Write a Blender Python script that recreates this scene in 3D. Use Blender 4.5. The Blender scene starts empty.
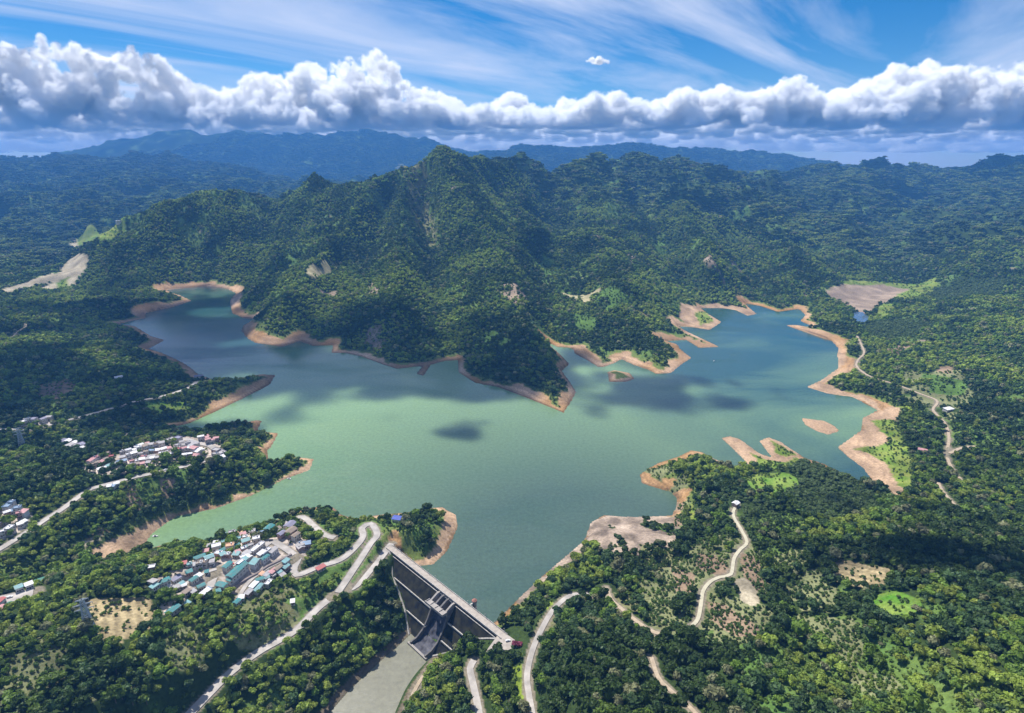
import bpy, math, random
import numpy as np
from mathutils import Vector, Matrix

random.seed(7); RNG = np.random.default_rng(11)
S = bpy.context.scene
COL = S.collection

# ------------------------------------------------------------------ camera, sky, sun, exposure
F, HV, CH = 600.0, 160.0, 400.0
PIT = math.atan((356.5 - HV) / F)
cam = bpy.data.cameras.new("camera"); cam.sensor_fit = 'HORIZONTAL'; cam.sensor_width = 36.0
cam.lens = 36.0 * F / 1024.0; cam.clip_start = 1.0; cam.clip_end = 120000.0
camo = bpy.data.objects.new("camera", cam); COL.objects.link(camo)
camo.location = (0, 0, CH); camo.rotation_euler = (math.pi / 2 - PIT, 0, 0)
S.camera = camo

SUN = Vector((-0.36, 0.40, 0.84)).normalized()
world = bpy.data.worlds.new("World"); S.world = world; world.use_nodes = True
nt = world.node_tree; nt.nodes.clear()
N = nt.nodes.new; LK = nt.links.new
out = N('ShaderNodeOutputWorld'); bg = N('ShaderNodeBackground'); bg.inputs['Strength'].default_value = 0.11
sky = N('ShaderNodeTexSky'); sky.sky_type = 'NISHITA'; sky.sun_disc = False
sky.sun_elevation = math.asin(SUN.z); sky.sun_rotation = math.atan2(SUN.x, SUN.y)
sky.altitude = 1500; sky.air_density = 0.9; sky.dust_density = 0.1; sky.ozone_density = 3.0
hs = N('ShaderNodeHueSaturation'); hs.inputs['Saturation'].default_value = 1.45; hs.inputs['Value'].default_value = 0.70
LK(sky.outputs[0], hs.inputs['Color'])
# high thin cirrus: streaks laid out on a plane 9 km up, by direction
geo = N('ShaderNodeTexCoord'); sep = N('ShaderNodeSeparateXYZ'); LK(geo.outputs['Generated'], sep.inputs[0])
mz = N('ShaderNodeMath'); mz.operation = 'MAXIMUM'; mz.inputs[1].default_value = 0.03; LK(sep.outputs[2], mz.inputs[0])
mz2 = N('ShaderNodeMath'); mz2.operation = 'ADD'; mz2.inputs[1].default_value = 0.06; LK(mz.outputs[0], mz2.inputs[0])
dx = N('ShaderNodeMath'); dx.operation = 'DIVIDE'; LK(sep.outputs[0], dx.inputs[0]); LK(mz2.outputs[0], dx.inputs[1])
dy = N('ShaderNodeMath'); dy.operation = 'DIVIDE'; LK(sep.outputs[1], dy.inputs[0]); LK(mz2.outputs[0], dy.inputs[1])
cb = N('ShaderNodeCombineXYZ'); LK(dx.outputs[0], cb.inputs[0]); LK(dy.outputs[0], cb.inputs[1])
mp = N('ShaderNodeMapping'); mp.inputs['Scale'].default_value = (0.17, 0.50, 1)
mp.inputs['Location'].default_value = (3.3, 1.2, 0)
mp0 = N('ShaderNodeMapping'); mp0.inputs['Rotation'].default_value = (0, 0, math.radians(-52)); LK(cb.outputs[0], mp0.inputs[0]); LK(mp0.outputs[0], mp.inputs[0])
n1 = N('ShaderNodeTexNoise'); n1.inputs['Scale'].default_value = 1.3; n1.inputs['Detail'].default_value = 9; n1.inputs['Roughness'].default_value = 0.58; n1.inputs['Distortion'].default_value = 0.9
LK(mp.outputs[0], n1.inputs['Vector'])
r1 = N('ShaderNodeMapRange'); r1.inputs['From Min'].default_value = 0.385; r1.inputs['From Max'].default_value = 0.72; r1.inputs['To Max'].default_value = 0.95
LK(n1.outputs[0], r1.inputs[0])
mx = N('ShaderNodeMix'); mx.data_type = 'RGBA'; mx.inputs[7].default_value = (5.6, 5.9, 6.9, 1)
LK(r1.outputs[0], mx.inputs[0]); LK(hs.outputs[0], mx.inputs[6]); LK(mx.outputs[2], bg.inputs['Color']); LK(bg.outputs[0], out.inputs[0])

sl = bpy.data.lights.new("sun", 'SUN'); sl.energy = 5.0; sl.angle = math.radians(0.53); sl.color = (1.0, 0.955, 0.88)
so = bpy.data.objects.new("sun", sl); COL.objects.link(so)
so.rotation_euler = (-SUN).to_track_quat('-Z', 'Y').to_euler()

S.view_settings.view_transform = 'Standard'; S.view_settings.look = 'None'
S.view_settings.exposure = 0.5; S.view_settings.gamma = 1.0; S.view_settings.use_curve_mapping = False
cy = S.cycles
cy.max_bounces = 16; cy.diffuse_bounces = 3; cy.glossy_bounces = 2; cy.transmission_bounces = 2; cy.volume_bounces = 16; cy.volume_step_rate = 2.0; cy.volume_max_steps = 256; cy.transparent_max_bounces = 48
cy.use_denoising = True; cy.use_adaptive_sampling = True; cy.adaptive_threshold = 0.015
cy.sample_clamp_indirect = 6.0

# ------------------------------------------------------------------ helpers: the photograph's rays turned into places
cP, sP = math.cos(PIT), math.sin(PIT)
def rays(uv):
    uv = np.asarray(uv, float).reshape(-1, 2)
    x = (uv[:, 0] - 512) / F; y = -(uv[:, 1] - 356.5) / F
    return np.stack([x, cP + y * sP, -sP + y * cP], 1)
def at_z(u, v, z):
    d = rays((u, v))[0]; t = (z - CH) / d[2]; return np.array([d[0] * t, d[1] * t, z])
def at_y(u, v, yy):
    d = rays((u, v))[0]; t = yy / d[1]; return np.array([d[0] * t, yy, CH + d[2] * t])
def at_uyz(u, yy, z):
    return np.array([(u - 512) / F * (yy * cP + (CH - z) * sP), yy, z])
def project(p):
    p = np.asarray(p, float).reshape(-1, 3) - [0, 0, CH]
    zf = p[:, 1] * cP - p[:, 2] * sP; up = p[:, 1] * sP + p[:, 2] * cP
    zf = np.where(zf < 1, np.nan, zf)
    return np.stack([512 + F * p[:, 0] / zf, 356.5 - F * up / zf], 1)

def hash2(ix, iy, seed):
    h = (ix.astype(np.int64) * 374761393 + iy.astype(np.int64) * 668265263 + seed * 974634777) & 0xffffffff
    h = ((h ^ (h >> 13)) * 1274126177) & 0xffffffff
    h = (h ^ (h >> 16)) & 0xffffffff
    return h / 4294967295.0
def vnoise(x, y, seed=0):
    xi = np.floor(x); yi = np.floor(y); fx = x - xi; fy = y - yi
    fx = fx * fx * fx * (fx * (fx * 6 - 15) + 10); fy = fy * fy * fy * (fy * (fy * 6 - 15) + 10)
    a = hash2(xi, yi, seed); b = hash2(xi + 1, yi, seed); c = hash2(xi, yi + 1, seed); d = hash2(xi + 1, yi + 1, seed)
    return (a * (1 - fx) + b * fx) * (1 - fy) + (c * (1 - fx) + d * fx) * fy
def fbm(x, y, wl, octv=4, seed=0, gain=0.5):
    s = 0; amp = 1; tot = 0
    for o in range(octv):
        k = 2.0 ** o / wl; a = 0.6 + o * 0.9
        xr = x * math.cos(a) - y * math.sin(a); yr = x * math.sin(a) + y * math.cos(a)
        s = s + amp * vnoise(xr * k + 31.7 * o, yr * k - 17.3 * o, seed + o); tot += amp; amp *= gain
    return s / tot                      # 0..1
def ridged(x, y, wl, octv=3, seed=0):
    s = 0; amp = 1; tot = 0
    for o in range(octv):
        k = 2.0 ** o / wl; a = 1.1 + o * 0.8
        xr = x * math.cos(a) - y * math.sin(a); yr = x * math.sin(a) + y * math.cos(a)
        s = s + amp * (1 - np.abs(2 * vnoise(xr * k, yr * k, seed + o) - 1)); tot += amp; amp *= 0.5
    return s / tot
def smooth(a, b, x):
    t = np.clip((x - a) / (b - a), 0, 1); return t * t * (3 - 2 * t)
def in_poly(x, y, poly):
    poly = np.asarray(poly); ins = np.zeros(x.shape, bool); n = len(poly); j = n - 1
    for i in range(n):
        xi, yi = poly[i]; xj, yj = poly[j]
        if yi != yj:
            ins ^= ((yi > y) != (yj > y)) & (x < (xj - xi) * (y - yi) / (yj - yi) + xi)
        j = i
    return ins
def seg_dist(x, y, line, closed=False):
    line = np.asarray(line, float); m = len(line); best = np.full(x.shape, 1e9); par = np.zeros(x.shape)
    acc = 0.0
    for i in range(m if closed else m - 1):
        a = line[i]; b = line[(i + 1) % m]; d = b[:2] - a[:2]; L2 = max(d @ d, 1e-9)
        t = np.clip(((x - a[0]) * d[0] + (y - a[1]) * d[1]) / L2, 0, 1)
        q = (x - a[0] - t * d[0]) ** 2 + (y - a[1] - t * d[1]) ** 2
        w = q < best; best = np.where(w, q, best); par = np.where(w, i + t, par)
    return np.sqrt(best), par

# ------------------------------------------------------------------ the reservoir's shoreline
SHORE_PX = [(392,553),(412,566),(433,565),(447,551),(458,526),(456,515),(442,507),(429,508),(410,512),(389,514),(372,516),(355,519),
 (339,514),(335,508),(327,506),(308,508),(289,513),(276,520),(262,524),(240,530),(220,536),(205,543),(192,541),(184,540),(176,541),(165,544),(153,548),(138,552),
 (153,532),(176,516),(214,509),(253,495),(283,480),(310,470),(314,459),(298,457),(283,457),(276,462),(268,459),(266,451),(271,447),(279,433),(266,432),(258,430),(262,421),(256,420),(236,424),(210,428),(190,431),(168,428),
 (188,424),(215,412),(242,399),(269,385),(276,375),(262,374),(240,378),(215,380),(199,375),(190,367),(178,360),(162,353),(148,349),(158,344),(165,340),(151,336),(135,326),
 (118,324),(132,321),(146,318),(145,313),(168,308),(192,301),(182,296),(165,290),(185,288),(209,286),(228,289),(236,293),(230,302),(232,313),(244,318),(256,319),(243,326),(242,331),(248,338),(256,343),(270,345),(283,347),
 (300,341),(313,346),(333,345),(331,353),(345,353),(360,356),(384,365),(397,369),(422,366),(416,374),(424,376),(431,365),(445,361),(458,360),(458,372),(475,383),(498,387),(528,398),(564,413),(576,392),(568,380),(561,371),(569,364),(557,352),
 (546,343),(552,344),(557,347),(572,348),(575,354),(585,359),(598,367),(604,367),(615,363),(622,359),(634,365),(647,369),(656,374),(671,373),(682,364),(692,358),(680,349),(677,344),(664,341),(686,340),(699,348),(720,347),(701,338),(688,332),(677,326),
 (690,327),(710,330),(722,322),(710,315),(700,308),(722,308),(735,310),(748,316),(757,314),(744,303),(760,306),(778,312),(799,309),(805,315),(800,321),(812,326),(806,327),(784,325),(800,330),(815,335),(832,341),(838,348),(838,368),(821,380),(806,387),
 (829,394),(852,397),(870,406),(878,410),(862,418),(861,430),(846,441),(837,447),(848,457),(863,468),(874,483),(868,489),(857,481),(840,472),(822,463),(805,458),(796,452),(781,442),(768,437),(759,441),(765,449),(773,458),(759,453),(740,439),(729,436),(721,438),(734,450),(749,465),(734,468),
 (715,459),(702,452),(691,450),(679,456),(658,463),(640,474),(641,483),(650,486),(671,492),(678,499),(677,507),(672,516),(664,516),(631,517),(604,515),(591,522),(585,540),(547,572),(520,597),(494,623)]
SHORE = np.array([at_z(u, v, 0)[:2] for u, v in SHORE_PX])
ISLETS = [[(801,418),(812,419),(825,421),(835,426),(840,431),(829,435),(816,431),(805,425)], [(607,372),(614,370),(630,373),(635,379),(626,382),(609,382)]]
ISLE = [np.array([at_z(u, v, 0)[:2] for u, v in p]) for p in ISLETS]
POND = np.array([at_z(u, v, 3)[:2] for u, v in [(855,312),(862,312),(870,318),(868,324),(858,324),(853,318)]])

# ------------------------------------------------------------------ the dam's own axes
DA = at_z(391, 551, 14); DB = at_z(500, 637, 14)
DD = (DB - DA)[:2]; DLEN = float(np.linalg.norm(DD)); DD /= DLEN; DN = np.array([DD[1], -DD[0]])
if DN[1] > 0: DN = -DN
def dam_pt(s, n, z): p = DA[:2] + DD * s + DN * n; return np.array([p[0], p[1], z])
GROIN = [(-2, 13), (6, 9), (19, -2), (36, -8), (53, -15), (72, -27), (108, -27), (130, -13), (139, 0), (156, 8), (167, 13)]
def groin_z(s): return np.interp(s, [g[0] for g in GROIN], [g[1] for g in GROIN])
POOLZ = -26.0
RIV_L = [at_z(u, v, POOLZ) for u, v in [(411,634),(403,642),(380,662),(352,688),(330,713),(305,738)]]
RIV_R = [at_z(u, v, POOLZ) for u, v in [(434,656),(425,668),(408,692),(398,713),(385,742)]]
RIV_L.append(RIV_L[-1] + (RIV_L[-1] - RIV_L[-3]) * 4); RIV_R.append(RIV_R[-1] + (RIV_R[-1] - RIV_R[-3]) * 4)
RIVER = np.array([p[:2] for p in RIV_L] + [p[:2] for p in RIV_R[::-1]])

# ------------------------------------------------------------------ terrain: polar grid, heights relaxed between ridge, valley and shore lines
DT = 0.0041; TH = np.arange(-1.10, 1.10, DT); LR = np.arange(math.log(120.0), math.log(15300.0), DT)
NT, NR = len(TH), len(LR)
tt, ll = np.meshgrid(TH, LR); RR = np.exp(ll); GX = RR * np.sin(tt); GY = RR * np.cos(tt)
Z = lambda u, v, z: at_z(u, v, z)
Y = lambda u, v, y: at_y(u, v, y)
W = at_uyz
LINES = [
 # main mountain skyline
 [Z(85,288,12),Y(110,262,2000),Y(130,236,2150),Y(165,213,2300),Y(200,201,2350),Y(235,198,2400),Y(290,198,2400),Y(340,183,2350),Y(375,172,2300),Y(405,163,2300),Y(425,152,2300),Y(437,147,2300),Y(452,152,2340),Y(470,160,2450),Y(500,162,2600),Y(540,159,2800),Y(565,153,2900),Y(586,148,3000),Y(600,154,3080),Y(614,162,3200),Y(635,158,3400),Y(651,154,3500),Y(670,159,3500),Y(700,163,3500),Y(731,164,3500),Y(747,172,3600),Y(771,178,3800),Y(800,180,4100),Y(840,173,4400),Y(862,165,4500),Y(882,161,4600),Y(915,165,4600),Y(937,169,4600),Y(975,165,4600),Y(1012,160,4600),Y(1060,158,4600)],
 # spurs
 [Y(437,147,2300),Y(450,185,2080),Y(480,225,1880),Y(508,265,1650),Z(525,318,62),Z(545,355,35),Z(560,395,14)],
 [Y(375,172,2300),Y(345,215,2010),Y(315,262,1720),Z(285,303,70),Z(258,333,12)],
 [Y(405,163,2300),Y(402,200,2060),Y(398,250,1740),Z(402,300,85),Z(420,345,14)],
 [Y(586,148,3000),Y(590,190,2650),Y(598,230,2180),Y(605,262,1820),Z(615,295,75),Z(632,325,34),Z(650,355,18),Z(662,368,6)],
 [Y(651,154,3500),Y(672,190,2900),Y(690,228,2250),Y(710,262,1800),Z(735,292,20)],
 [Y(747,172,3600),Y(765,205,2900),Y(785,240,2300),Y(800,272,1880),Z(805,296,10)],
 [Y(882,161,4600),Y(850,195,3700),Y(845,230,2750),Y(850,262,2080),Z(852,275,12)],
 [Y(1012,160,4600),Y(975,195,3500),Y(950,230,2620),Y(935,256,2120)],
 [Y(235,198,2400),Y(222,230,2160),Y(208,258,2110),Z(202,280,12)],
 [Y(290,198,2400),Y(280,235,2090),Y(258,275,1780),Z(243,300,16),Z(246,312,6)],
 [Y(1060,190,3400),Y(1030,225,2480),Y(990,255,2020),Y(950,275,1850)],
 # gullies
 [Z(350,348,3),Y(352,320,1410),Y(366,270,1830),Y(385,215,2170),Y(390,190,2290)],
 [Z(445,356,3),Y(438,320,1420),Y(434,275,1810),Y(428,222,2130),Y(425,190,2270)],
 [Z(550,338,3),Y(548,300,1590),Y(532,255,1920),Y(508,205,2320),Y(492,180,2560)],
 [Z(312,344,3),Y(322,305,1530),Y(335,262,1850),Y(355,212,2180)],
 [Z(700,300,5),Y(670,265,2050),Y(645,222,2600),Y(630,188,3150)],
 [Z(760,300,4),Y(745,268,2060),Y(728,222,2750),Y(708,188,3350)],
 [Z(840,282,5),Y(826,252,2400),Y(808,215,3250),Y(790,192,3900)],
 [Z(880,268,10),Y(890,238,2750),Y(908,203,3700),Y(930,182,4400)],
 [Z(250,293,2),Y(264,262,2050),Y(276,228,2290),Y(265,205,2440)],
 [Z(590,345,6),Z(582,300,40),Y(565,250,2020),Y(550,205,2600),Y(550,175,2900)],
 # behind the mountain
 [W(60,3000,40),W(150,3000,60),W(250,3300,100),W(350,3500,120),W(450,3600,150),W(600,4300,200),W(700,4600,200),W(850,5700,230),W(1060,5700,230),W(1200,5500,200)],
 # far left
 [Z(90,285,12),Z(60,290,12),Z(20,298,14),Z(-40,305,18)], [Z(85,262,12),Z(75,255,13),Z(84,240,15),Z(105,236,16),Z(130,236,18)],
 [Y(-60,240,2500),Y(0,245,2420),Y(35,254,2300),Z(58,272,18)],
 [Y(-80,203,3600),Y(0,206,3500),Y(60,209,3400),Y(120,214,3300)], [Y(-40,226,3000),Y(60,226,2950),Y(110,228,2850)],
 [Y(-80,178,4700),Y(0,180,4700),Y(50,184,4700),Y(100,181,4700),Y(150,187,4800),Y(200,182,4900),Y(260,190,5000)],
 [Y(-90,156,6200),Y(0,157,6200),Y(60,158,6200),Y(100,160,6200),Y(125,154,6300),Y(150,153,6300),Y(175,156,6300),Y(195,163,6200),Y(230,167,6100),Y(280,176,6000),Y(340,186,5700)],
 [W(-50,6900,110),W(100,6900,110),W(250,6800,120),W(400,6700,130),W(600,6700,150),W(900,6800,170),W(1100,6900,180)],
 [W(150,7500,250),W(240,7550,200),W(330,7600,260),W(420,7600,210)],
 # far range
 [Y(-60,176,8600),Y(20,168,8600),Y(60,158,8600),Y(78,150,8600),Y(95,141,8600),Y(130,138,8600),Y(160,133,8650),Y(215,136,8650),Y(240,131,8650),Y(300,134,8650),Y(350,131,8650),Y(400,134,8650),Y(430,139,8600),Y(455,150,8600),Y(480,157,8500)],
 [Y(480,157,7900),Y(505,154,7850),Y(518,147,7850),Y(526,144,7850),Y(537,147,7850),Y(545,147,7850),Y(560,152,7850),Y(590,150,7850),Y(615,147,7900),Y(650,146,7950),Y(672,150,7900),Y(690,146,7900),Y(715,150,7900),Y(740,152,7900),Y(762,149,7900),Y(785,156,7900),Y(800,160,7900),Y(830,163,7900),Y(860,169,7900),Y(920,172,7900),Y(1024,166,7900),Y(1100,166,7900)],
 [W(160,7900,420),W(230,8200,600)], [W(330,7900,420),W(350,8200,600)],[W(620,7200,260),W(640,7600,430)],[W(740,7250,280),W(730,7600,430)],

 # left hand shore and hills
 [Z(262,447,8),Z(240,447,20),Z(210,440,30),Z(160,446,38),Z(100,455,42),Z(60,470,48),Z(0,490,58),Z(-60,500,62)],
 [Z(262,452,6),Z(235,462,22),Z(200,470,30),Z(150,480,36),Z(90,500,42),Z(40,525,44),Z(-20,555,46)],
 [Z(135,553,2),Z(105,562,12),Z(60,572,24),Z(20,585,32),Z(-40,590,38)],
 [Z(270,380,4),Z(240,383,14),Z(200,385,21),Z(150,392,26),Z(90,405,31),Z(30,418,36),Z(-40,428,42)],
 [Z(166,427,3),Z(130,428,9),Z(90,434,16),Z(50,441,22),Z(-20,452,32)],
 [Z(-60,362,62),Z(0,360,55),Z(60,355,45),Z(110,350,30),Z(140,347,8)],
 [Z(120,328,2),Z(60,332,14),Z(0,336,24)], [Z(0,385,46),Z(60,375,44),Z(120,370,32),Z(165,366,12)],
 [Z(182,299,6),Z(150,301,24),Z(100,300,34),Z(50,305,36),Z(0,312,42)],
 # ridge of the dam village and the left foreground
 [Z(440,520,10),Z(420,528,22),Z(400,533,24),Z(385,532,24),Z(340,528,22),Z(300,532,28),Z(260,545,34),Z(200,560,38),Z(130,575,48),Z(60,585,55),Z(-30,600,64)],
 [Z(250,585,26),Z(200,603,33),Z(150,618,42),Z(90,640,56),Z(0,660,72),Z(-60,665,80)],
 [Z(300,600,18),Z(250,630,20),Z(200,665,25),Z(130,690,44),Z(60,713,60),Z(0,740,75)],
 [Z(392,553,14),Z(378,560,14),Z(357,585,13),Z(340,592,12),Z(318,608,11),Z(295,631,10),Z(260,651,9),Z(230,673,8),Z(210,693,7),Z(191,713,6),Z(150,760,4)],
 # right bank by the dam
 [Z(474,660,8),Z(473,685,2),Z(478,706,0),Z(484,740,0)],
 [Z(505,640,14),Z(518,648,15),Z(532,652,18),Z(527,676,20),Z(532,713,24),Z(540,760,30)],
 [Z(541,631,18),Z(553,609,20),Z(571,597,22),Z(592,593,25),Z(608,592,28),Z(620,609,34),Z(633,618,38),Z(650,629,42),Z(667,633,44)],
 [Z(440,668,-6),Z(425,700,-4),Z(415,740,-4)],
 [Z(580,620,45),Z(590,645,62),Z(600,675,72),Z(620,713,84),Z(640,760,95)],
 # quarry and the knob of the right bank
 [Z(600,528,10),Z(625,535,16),Z(655,538,18),Z(675,530,10)], [Z(620,560,24),Z(650,570,28),Z(680,560,22)],
 [Z(665,590,28),Z(680,620,40),Z(690,650,48),Z(705,713,62),Z(712,760,66)],
 [Z(655,468,6),Z(680,470,20),Z(700,475,26),Z(725,490,32),Z(742,515,38),Z(746,545,44),Z(733,575,46),Z(742,600,52),Z(755,640,66),Z(775,713,88),Z(785,760,95)],
 # wooded hill over the eastern inlet and the right foreground
 [Z(770,468,12),Z(800,466,18),Z(828,473,22),Z(852,484,24),Z(872,497,24),Z(900,508,30),Z(940,520,40),Z(1000,535,60),Z(1060,545,70)],
 [Z(790,490,32),Z(830,510,46),Z(880,540,64),Z(940,575,88),Z(1000,610,112),Z(1060,640,130)],
 [Z(775,540,42),Z(800,570,50),Z(830,600,58),Z(870,650,78),Z(910,713,98)],
 [Z(765,560,40),Z(785,600,48),Z(805,650,62),Z(830,713,80)],
 [Z(900,600,84),Z(950,650,106),Z(1000,713,130),Z(1040,760,145)],
 # eastern slopes
 [Z(905,425,6),Z(900,450,8),Z(912,480,10),Z(925,495,18)], [Z(938,402,16),Z(946,425,18),Z(948,456,22),Z(955,472,24),Z(1000,490,40),Z(1060,500,55)],
 [Z(845,352,6),Z(870,370,10),Z(900,385,14),Z(920,392,16)], [Z(857,336,5),Z(900,345,14),Z(960,360,34),Z(1040,380,66)],
 [Z(840,306,3),Z(860,300,3),Z(890,292,4),Z(925,283,6)], [Z(880,318,5),Z(930,315,20),Z(1000,320,56),Z(1060,325,80)], [Z(960,290,28),Z(1010,285,60),Z(1060,280,90)],
 [Z(970,425,36),Z(1010,430,52),Z(1060,435,70)], [Z(820,320,8),Z(840,328,8)], [Z(790,321,6),Z(815,331,8),Z(830,338,7)],
]
LINES.append([np.array([p[0], p[1], POOLZ - 1.5]) for p in RIV_L]); LINES.append([np.array([p[0], p[1], POOLZ - 1.5]) for p in RIV_R])
for i, (s, z) in enumerate(GROIN[:-1]):
    s2, z2 = GROIN[i + 1]; LINES.append([dam_pt(s, 0.75 * max(12 - z, 0) + 1.0, z + 0.5), dam_pt(s2, 0.75 * max(12 - z2, 0) + 1.0, z2 + 0.5)])
LINES.append([np.array([p[0], p[1], 0.0]) for p in SHORE] + [np.array([*SHORE[0], 0.0])])
for p in ISLE:
    LINES.append([np.array([q[0], q[1], 0.0]) for q in list(p) + [p[0]]]); c = p.mean(0); LINES.append([np.array([c[0] - 8, c[1], 4]), np.array([c[0] + 8, c[1], 4])])

vs = np.zeros((NR, NT)); ws = np.zeros((NR, NT))
for L in LINES:
    L = np.array(L)
    for a, b in zip(L[:-1], L[1:]):
        r = max(min(np.hypot(a[0], a[1]), np.hypot(b[0], b[1])), 100)
        k = int(np.hypot(*(b - a)[:2]) / (r * DT * 0.7)) + 2; t = np.linspace(0, 1, k)[:, None]
        p = a + (b - a) * t; th = np.arctan2(p[:, 0], p[:, 1]); lr = np.log(np.hypot(p[:, 0], p[:, 1]))
        i = np.round((lr - LR[0]) / DT).astype(int); j = np.round((th - TH[0]) / DT).astype(int)
        ok = (i >= 0) & (i < NR) & (j >= 0) & (j < NT)
        np.add.at(vs, (i[ok], j[ok]), p[ok, 2]); np.add.at(ws, (i[ok], j[ok]), 1)
vs[-1] += 80; ws[-1] += 1
def relax(v, w, level=0):
    n, m = v.shape; fix = w > 0; tgt = np.where(fix, v / np.maximum(w, 1e-9), 0)
    if min(n, m) > 12:
        n2, m2 = (n + 1) // 2, (m + 1) // 2
        vp = np.zeros((n2 * 2, m2 * 2)); wp = np.zeros_like(vp); vp[:n, :m] = np.where(fix, tgt, 0); wp[:n, :m] = fix
        c = relax(vp.reshape(n2, 2, m2, 2).sum((1, 3)), wp.reshape(n2, 2, m2, 2).sum((1, 3)), level + 1)
        h = np.repeat(np.repeat(c, 2, 0), 2, 1)[:n, :m]
    else: h = np.full((n, m), tgt[fix].mean())
    h = np.where(fix, tgt, h)
    for _ in range(50 if level == 0 else 120):
        p = np.pad(h, 1, mode='edge'); a = (p[:-2, 1:-1] + p[2:, 1:-1] + p[1:-1, :-2] + p[1:-1, 2:]) * 0.25
        h = np.where(fix, tgt, a)
    return h
HGT = relax(vs, ws)
p = HGT.copy()
for _ in range(5):                       # take the knife edge off the ridges
    q = np.pad(p, 1, mode='edge'); p = 0.4 * p + 0.15 * (q[:-2, 1:-1] + q[2:, 1:-1] + q[1:-1, :-2] + q[1:-1, 2:])
HGT = p

near = RR < 2600; kn = int(near[:, 0].sum()); dsh = np.full(GX.shape, 500.0)
dsh[:kn] = np.minimum(500, seg_dist(GX[:kn], GY[:kn], SHORE, True)[0])
water_in = np.zeros(GX.shape, bool); water_in[near] = in_poly(GX[near], GY[near], SHORE)
for p in ISLE:
    d2 = seg_dist(GX[:kn], GY[:kn], p, True)[0]; dsh[:kn] = np.minimum(dsh[:kn], d2); water_in[:kn] &= ~in_poly(GX[:kn], GY[:kn], p)
sD = (GX - DA[0]) * DD[0] + (GY - DA[1]) * DD[1]; nD = (GX - DA[0]) * DN[0] + (GY - DA[1]) * DN[1]
down = (nD > 0) & (nD < 420) & (sD > -25) & (sD < 190) & (RR < 900)
driv, _ = seg_dist(GX, GY, RIVER, True); rin = in_poly(GX, GY, RIVER) & (RR < 700)
fade = smooth(4, 90, dsh) * np.where(down, smooth(0, 60, driv) * smooth(0, 40, nD), 1)
mount = smooth(1250, 1900, RR)
amp = 10 + 58 * mount + 55 * smooth(2100, 2900, RR) * (1 - smooth(5200, 6500, RR)) + 20 * smooth(3500, 9000, RR)
rel = np.clip(HGT / 120, 0.12, 1)
H0 = HGT.copy()
HGT = HGT + fade * rel * amp * ((ridged(GX + 60 * fbm(GX, GY, 300, 2, 8), GY, 330, 4, 3) - 0.62) * 1.7 + (fbm(GX, GY, 120, 4, 9) - 0.5) * 0.6)
HGT = HGT + fade * smooth(2500, 6000, RR) * rel * 110 * (ridged(GX, GY, 1100, 4, 21) - 0.68)
HGT = HGT + fade * np.clip(H0 / 25, 0.2, 1) * 4.5 * (fbm(GX, GY, 42, 3, 5) - 0.5) * (RR < 2200)
HGT = np.where(RR > 4000, np.minimum(HGT, 795 + (HGT - 795) * 0.1), HGT)
land = ~water_in & ~down
lowlim = np.where(dsh < 400, 0.12 + 0.17 * np.minimum(dsh, 30), 2)
HGT = np.where(land, np.maximum(HGT, lowlim), HGT)
HGT = np.where(water_in, -(0.3 + 0.35 * dsh).clip(0, 25), HGT)
HGT = np.where(rin, POOLZ - 0.6 - 0.2 * driv.clip(0, 10), HGT)
HGT = np.where(down & ~rin, np.maximum(HGT, POOLZ + 0.1 + 0.35 * driv.clip(0, 8)), HGT)
g = groin_z(sD)
foot = (sD > -2) & (sD < 167) & (nD > -12) & (nD < 0.75 * (12 - g) - 1.5)
HGT = np.where(foot, np.minimum(HGT, np.where(nD > 0, 12 - nD / 0.75 - 5, -6)), HGT)
pin = in_poly(GX, GY, POND) & near; dp, _ = seg_dist(GX, GY, POND, True)
HGT = np.where(dp < 25, np.where(pin, 2.2, np.minimum(HGT, 3.2 + dp * 0.15)), HGT)

def sample(fld, x, y):
    th = np.arctan2(x, y); lr = np.log(np.maximum(np.hypot(x, y), 121))
    a = np.clip((lr - LR[0]) / DT, 0, NR - 1.001); b = np.clip((th - TH[0]) / DT, 0, NT - 1.001)
    i = a.astype(int); j = b.astype(int); fa = a - i; fb = b - j
    return (fld[i, j] * (1 - fa) * (1 - fb) + fld[i + 1, j] * fa * (1 - fb) + fld[i, j + 1] * (1 - fa) * fb + fld[i + 1, j + 1] * fa * fb)
def ground(x, y): return float(sample(HGT, np.array([x], float), np.array([y], float))[0])
def hit(uv):
    d = rays(uv); n = len(d); done = np.zeros(n, bool); res = np.zeros((n, 3)); hd = np.hypot(d[:, 0], d[:, 1])
    prev = np.full(n, 150.0); r = 150.0
    while r < 13000 and not done.all():
        t = r / hd; P = d * t[:, None]; z = CH + P[:, 2]; g_ = sample(HGT, P[:, 0], P[:, 1])
        new = (~done) & (z <= g_)
        if new.any():
            lo = prev[new].copy(); hi = np.full(new.sum(), r); dd = d[new]; hh = hd[new]
            for _ in range(12):
                m = (lo + hi) / 2; Q = dd * (m / hh)[:, None]; below = CH + Q[:, 2] <= sample(HGT, Q[:, 0], Q[:, 1])
                hi = np.where(below, m, hi); lo = np.where(below, lo, m)
            Q = dd * (hi / hh)[:, None]; res[new] = np.stack([Q[:, 0], Q[:, 1], CH + Q[:, 2]], 1); done |= new
        prev[:] = r; r *= 1.004
    res[~done] = (d * (12000 / hd)[:, None])[~done] + [0, 0, CH]
    return res

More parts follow.
